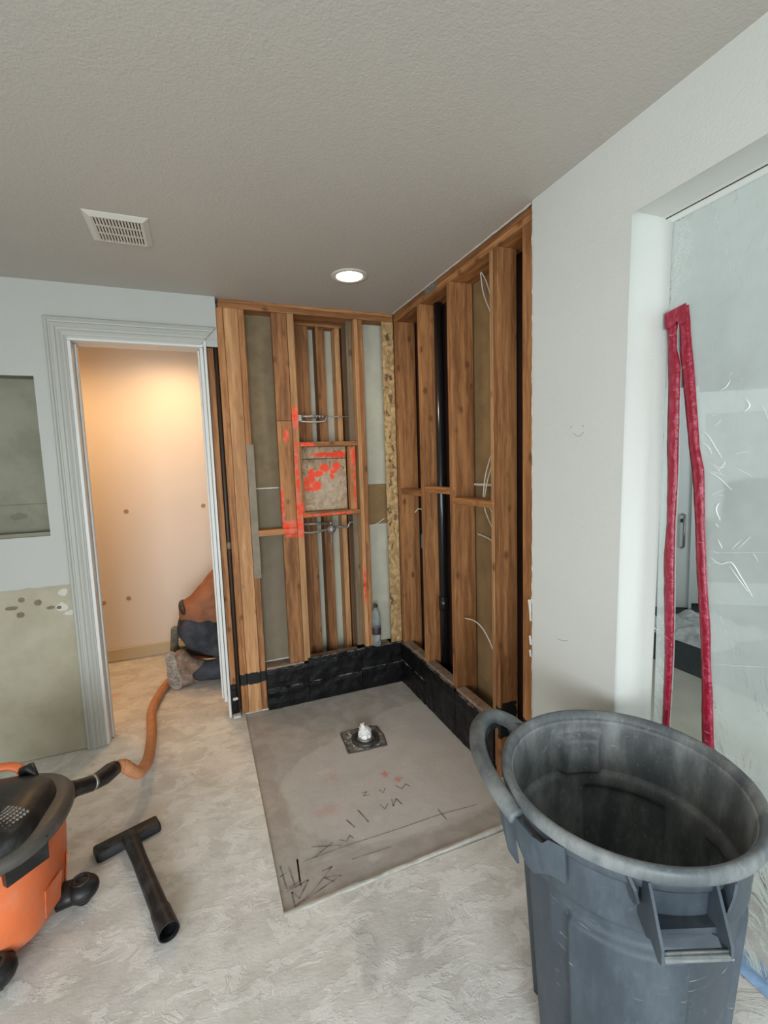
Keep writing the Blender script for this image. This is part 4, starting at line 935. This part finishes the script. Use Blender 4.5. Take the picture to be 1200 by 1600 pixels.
# creases that catch the light
def fold(pts, r=.0022, q=.55): MB().tube([V((wob(y, z) - .0035, y, z)) for y, z in smoothpath2(pts)], [r * q * (.3 + .7 * math.sin(PI * (i + .5) / (len(smoothpath2(pts))))) for i in range(len(smoothpath2(pts)))], 6).build('crease', M['crease'], ps, True)
def smoothpath2(pts):
    return [(p.x, p.y) for p in smoothpath([(a, b_, 0) for a, b_ in pts], 5)]
fold([(-1.975, 1.69), (-1.965, 1.675), (-1.95, 1.668)]); fold([(-2.02, 1.635), (-2.03, 1.615), (-2.015, 1.60)], .003); fold([(-1.905, 1.56), (-1.925, 1.54), (-1.95, 1.50), (-1.965, 1.478)]); fold([(-1.905, 1.525), (-1.925, 1.51), (-1.935, 1.49)], .002)
fold([(-1.93, 1.44), (-1.96, 1.42), (-1.995, 1.388)]); fold([(-1.93, 1.465), (-1.965, 1.45), (-1.975, 1.47)], .0015); fold([(-1.945, 1.19), (-1.975, 1.175), (-2.005, 1.185), (-2.03, 1.15), (-2.06, 1.10)], .003); fold([(-2.0, 1.175), (-2.03, 1.135), (-2.05, 1.11)], .002)
fold([(-1.962, 1.35), (-1.955, 1.33), (-1.968, 1.30)], .003); fold([(-1.955, 1.29), (-1.965, 1.28)], .002); fold([(-1.965, 1.245), (-1.98, 1.22)], .002); fold([(-1.763, .93), (-1.775, .915), (-1.79, .92)], .002)
fold([(-1.94, 1.205), (-2.0, 1.212), (-2.09, 1.228)], .001); fold([(-1.95, .866), (-2.03, .89), (-2.10, .914)], .001); fold([(-1.95, .60), (-2.03, .61), (-2.06, .615)], .001)
for k in range(26):
    rz = random.Random(100 + k); y = -1.93 - rz.random() ** 1.6 * .22; z = 1.12 + rz.random() * .55; a = rz.uniform(-1.2, 1.0); l = rz.uniform(.012, .05)
    fold([(y, z), (y - l * .5 * math.cos(a), z + l * .5 * math.sin(a) + rz.uniform(-.004, .004)), (y - l * math.cos(a), z + l * math.sin(a))], .0012)
# blue protective film strip on the floor of the opening
bf = MB()
def bff(u, v):
    y = -1.95 - u * 1.9; return V((.148 + .024 * (v - .5) * 2 + .003 * mnoise.noise(V((y * 8, v, 0))) , y, .003 + .008 * (1 - abs(2 * v - 1)) * (1 + .5 * mnoise.noise(V((y * 12, v * 3, 0))))))
bf.grid(bff, 60, 6)
tag(bf.build('blue_film_strip', M['blue_tape'], None, True), 'pale blue film strip on the floor behind the trash bin', 'film strip')

# ------------------------------------------------------------------ room beyond the sheet
fb = MB(); fb.box(.16, 1.787, -4.0, 1.5, -.1, .001); tag(fb.build('floor_far_room', M['beige']), kind='structure')
fb = MB(); fb.box(1.787, 6.0, -4.0, 2.6, -.1, .0005); tag(fb.build('floor_carpet', M['carpet']), kind='structure')
fr2 = MB(); fr2.box(.476, .60, -1.4, 2.6, 0, H); fr2.box(6.0, 6.1, -4.1, 2.6, 0, H); fr2.box(.16, 6.1, 2.6, 2.7, 0, H); fr2.box(.16, 1.6, -4.2, -4.1, 0, H); fr2.box(4.4, 6.1, -4.2, -4.1, 0, H); fr2.box(1.6, 4.4, -4.2, -4.1, 2.3, H); fr2.box(1.6, 4.4, -4.2, -4.1, 0, .3)
tag(fr2.build('wall_far_room', M['farwall']), kind='structure')
fc = MB(); fc.box(.16, 6.1, -4.2, 2.7, H, H + .1); tag(fc.build('ceiling_far_room', M['farwall']), kind='structure')
# white door with dark pane, lower rail at the carpet
wd = empty('door_2', (3.07, .17, 0)); tag(wd, kind='structure')
dv = V((math.cos(-.62), math.sin(-.62), 0))
def leaf(nm, mt, s0, s1, z0, z1, t0, t1, par=wd):
    nn_ = V((-dv.y, dv.x, 0)); o_ = V((3.08, .16, 0))
    P_ = [o_ + dv * a + nn_ * b_ for a, b_ in ((s0, t0), (s1, t0), (s1, t1), (s0, t1))]
    return MB().prism([p + V((0, 0, z0)) for p in P_], (0, 0, z1 - z0)).build(nm, M[mt], par)
leaf('door_frame', 'doorwhite', -.35, -.005, .01, 2.1, 0, .08); leaf('door_frame', 'doorwhite', -.005, .02, .01, 2.1, -.03, .06)
leaf('door_leaf', 'doorwhite', .025, .10, .05, 2.05, .02, .06); leaf('door_leaf', 'doorwhite', .10, .9, .05, .26, .02, .06); leaf('door_leaf', 'doorwhite', .10, .9, 1.85, 2.05, .02, .06); leaf('door_leaf', 'doorwhite', .85, .9, .26, 1.85, .02, .06)
leaf('door_pane', 'darkglass', .10, .85, .26, 1.85, .03, .04)
nn_ = V((-dv.y, dv.x, 0)); hb = V((3.08, .16, 0)) - dv * .07
MB().tube([hb - nn_ * .01 + V((0, 0, .92)), hb - nn_ * .05 + V((0, 0, .92)), hb - nn_ * .05 + V((0, 0, .62)), hb - nn_ * .01 + V((0, 0, .60))], .012, 8).build('door_handle', M['steel'], wd, True)
MB().ball(hb - nn_ * .01 + V((0, 0, .86)), .02).build('keyhole', M['pencil'], wd, True)
clo = MB()
def clf(u, v):
    x = 2.25 + u * .75; y = -.62 + v * .7 
    ed = min(u, 1 - u, v, 1 - v); return V((x + .05 * mnoise.noise(V((u * 3, v * 3, 1))), y + .05 * mnoise.noise(V((u * 3, v * 3, 4))), .006 + min(1, ed * 9) * (.05 + .06 * mnoise.noise(V((u * 6, v * 6, 0))) + .03 * mnoise.noise(V((u * 17, v * 17, 3))))))
clo.grid(clf, 50, 50); tag(clo.build('drop_cloth', M['cloth'], None, True), 'crumpled white cloth on the dark carpet behind the sheet', 'cloth')
# guessed grey bench that darkens the lower part of the sheet
gc = empty('bench', (1.9, -1.6, 0))
tag(gc, 'dim grey bench shape blurred behind the plastic sheet', 'furniture')
bx('seat', plain('sofa_grey', (0.12, 0.14, 0.155), .9), gc, 1.9, 3.4, -2.35, -1.25, .05, .45, .05); bx('backrest', plain('sofa_grey_back', (0.12, 0.14, 0.155), .9), gc, 3.0, 3.4, -2.35, -1.25, .46, 1.15, .05)
for (a, b_) in ((1.95, -2.3), (1.95, -1.3), (3.3, -2.3), (3.3, -1.3)): bx('leg', M['pencil'], gc, a, a + .04, b_, b_ + .04, .001, .05)

# ------------------------------------------------------------------ person kneeling in the hallway
pe = empty('person', (-1.15, .66, 0)); tag(pe, 'person kneeling in the hallway, rust shirt, dark jeans, dusty boots', 'person')
def blob(name, mat, parts, vox=.012, smooth=4):
    """parts: capsules (p,q,r0,r1) and ellipsoids (c,(sx,sy,sz),rot) merged by voxel remesh into one skin"""
    m_ = MB()
    for q in parts:
        if q[0] == 'c':
            p0, p1, ra, rb_ = V(q[1]), V(q[2]), q[3], q[4]
            N_ = 8; m_.tube([p0 + (p1 - p0) * i / N_ for i in range(N_ + 1)], [ra + (rb_ - ra) * i / N_ for i in range(N_ + 1)], 16)
            m_.ball(p0, ra); m_.ball(p1, rb_)
        else: m_.ball(V(q[1]), 1, *q[2], seg=20, rot=(Matrix.Rotation(q[3], 3, q[4]) if len(q) > 3 else None))
    ob_ = m_.build(name, mat, pe)
    r_ = ob_.modifiers.new('remesh', 'REMESH'); r_.mode = 'VOXEL'; r_.voxel_size = vox; r_.use_smooth_shade = True
    s_ = ob_.modifiers.new('smooth', 'SMOOTH'); s_.iterations = smooth; s_.factor = .5
    dg = bpy.context.evaluated_depsgraph_get(); me = bpy.data.meshes.new_from_object(ob_.evaluated_get(dg))
    ob_.modifiers.clear(); ob_.data = me
    for p in me.polygons: p.use_smooth = True
    return ob_
hipN, hipF = V((-1.24, .52, .40)), V((-1.24, .72, .40))
kN, kF = V((-.92, .50, .085)), V((-.92, .80, .085))
ankN, ankF = V((-1.335, .56, .105)), V((-1.39, .80, .13))
che = V((-1.00, .63, .72)); nek = V((-.86, .64, .86)); hed = V((-.75, .65, .90))
shN, shF = V((-.90, .46, .80)), V((-.90, .82, .80))
blob('body', M['skin'], [('c', V((-1.22, .62, .44)), che, .11, .12), ('c', che, nek, .10, .055), ('c', nek, hed, .05, .06), ('e', hed, (.095, .075, .11), .9, 'Y'), ('e', hed + V((.09, 0, -.03)), (.018, .012, .02)),
    ('e', hed + V((.0, -.078, 0)), (.02, .01, .03)), ('e', hed + V((.0, .078, 0)), (.02, .01, .03)),
    ('c', shN, V((-.76, .42, .55)), .05, .042), ('c', V((-.76, .42, .55)), V((-.62, .46, .33)), .040, .028), ('c', shF, V((-.72, .88, .52)), .05, .042), ('c', V((-.72, .88, .52)), V((-.60, .80, .33)), .040, .028),
    ('c', V((-.62, .46, .33)), V((-.60, .47, .05)), .028, .024), ('c', V((-.60, .80, .33)), V((-.58, .80, .05)), .028, .024),
    ('c', hipN, kN, .08, .055), ('c', hipF, kF, .08, .055), ('c', kN, ankN, .05, .035), ('c', kF, ankF, .05, .035), ('c', shN, shF, .055, .055)], .014)
for s_, (bx_, by_) in ((1, (-.60, .47)), (-1, (-.58, .80))):
    pmh = MB(); pmh.ball((bx_ + .03, by_, .025), 1, .045, .038, .016); hd_ = pmh.build('hand', M['skin'], pe, True)
    for k in range(4): MB().tube([(bx_ + .06, by_ - .027 + k * .018, .024), (bx_ + .092 + .006 * (k in (1, 2)), by_ - .030 + k * .020, .022), (bx_ + .118 + .010 * (k in (1, 2)), by_ - .032 + k * .021, .010)], [.009, .008, .007], 8).build('finger', M['skin'], hd_, True)
    MB().tube([(bx_ + .02, by_ + s_ * .03, .02), (bx_ + .05, by_ + s_ * .055, .016), (bx_ + .072, by_ + s_ * .062, .011)], [.011, .010, .008], 8).build('thumb', M['skin'], hd_, True)
blob('hair', M['hair'], [('e', hed + V((-.03, 0, .035)), (.095, .084, .09), .9, 'Y')], .012)
# shirt: long back from belt to shoulders, hanging belly
sh_ = blob('shirt', M['shirt'], [('e', V((-1.29, .62, .505)), (.135, .185, .10), .25, 'Y'), ('c', V((-1.28, .56, .52)), V((-1.08, .55, .70)), .10, .12), ('c', V((-1.28, .69, .52)), V((-1.08, .70, .70)), .10, .12), ('c', V((-1.10, .56, .68)), V((-.95, .54, .80)), .12, .10), ('c', V((-1.10, .70, .68)), V((-.95, .74, .80)), .12, .10),
    ('c', V((-1.20, .57, .50)), V((-.98, .60, .60)), .12, .11), ('c', shN, V((-.81, .43, .62)), .075, .065), ('c', shF, V((-.77, .87, .60)), .075, .065), ('c', V((-.92, .64, .80)), nek - V((.02, 0, .01)), .10, .065)], .014, 6)
for v in sh_.data.vertices:
    w_ = sh_.matrix_world @ v.co if False else v.co + sh_.location + pe.location
    n_ = mnoise.noise(V((w_.x * 6 + w_.z * 14, w_.y * 7, w_.z * 22 - w_.x * 10))); v.co += v.normal * (.012 * n_)
blob('belt', M['belt'], [('e', V((-1.375, .62, .535)), (.034, .14, .060), -.55, 'Y')], .012)
jn = blob('jeans', M['jeans'], [('e', V((-1.30, .62, .40)), (.14, .185, .135)), ('c', V((-1.31, .54, .40)), V((-1.30, .54, .36)), .12, .11), ('c', V((-1.31, .70, .40)), V((-1.30, .70, .36)), .12, .11), ('c', V((-1.26, .52, .37)), kN + V((0, 0, .04)), .125, .085), ('c', V((-1.26, .73, .37)), kF + V((0, 0, .04)), .125, .085),
    ('c', kN + V((0, 0, .0)), V((-1.30, .53, .10)), .083, .068), ('c', kF, V((-1.40, .78, .175)), .075, .036)], .014, 5)
for v in jn.data.vertices:
    w_ = v.co + jn.location + pe.location
    v.co += v.normal * (.006 * mnoise.noise(V((w_.x * 12, w_.y * 9, w_.z * 15))))
# near boot: toes tucked, sole facing the camera side
bn1 = blob('boot', M['boot'], [('c', V((-1.42, .55, .055)), V((-1.42, .55, .22)), .052, .050), ('c', V((-1.42, .55, .22)), V((-1.36, .55, .13)), .048, .056), ('e', V((-1.40, .545, .060)), (.065, .052, .052)), ('c', V((-1.38, .545, .15)), V((-1.30, .54, .115)), .060, .062)], .008, 4)
def sole(bm_, base, top, wdir, up_w=.046, lo_w=.060, th=.024):
    a, b_ = V(base), V(top); L = b_ - a; wv_ = V(wdir).normalized(); nv = L.cross(wv_).normalized()
    if nv.y < 0: nv = -nv
    pts = []
    for k in range(24):
        t_ = 2 * PI * k / 24; u = (1 - math.cos(t_)) / 2; s_ = math.sin(t_)
        w_ = (lo_w * (1 - u) + up_w * u) * (abs(s_) ** .6) * (1 if s_ >= 0 else -1) * (1 - .22 * math.exp(-((u - .6) / .15) ** 2))
        pts.append(a + L * u + wv_ * w_)
    bm_.prism(pts, nv * th); return a, L, wv_, nv
so = MB(); a_, L_, w_, n2 = sole(so, (-1.466, .520, .004), (-1.492, .535, .265), (.84, -.54, 0))
so.build('boot_sole', M['sole'], bn1)
tr2 = MB()
for k in range(9):
    for sg in (-1, 1):
        c_ = a_ + L_ * (.08 + k * .095) - n2 * .007
        wd_ = .040 if k not in (5, 6) else .028
        tr2.prism([c_ + w_ * .004 * sg, c_ + w_ * wd_ * sg + L_ * .05, c_ + w_ * wd_ * sg + L_ * .085, c_ + w_ * .004 * sg + L_ * .04], n2 * .008)
tag(tr2.build('tread', M['sole'], bn1), kind='stuff')
# far boot: low heel and upright sole behind the near one
bn2 = blob('boot', M['greyboot'], [('c', V((-1.470, .76, .245)), V((-1.458, .76, .345)), .027, .029), ('c', V((-1.475, .76, .10)), V((-1.470, .76, .25)), .036, .028), ('c', V((-1.455, .765, .19)), V((-1.38, .78, .175)), .026, .032)], .007, 3)
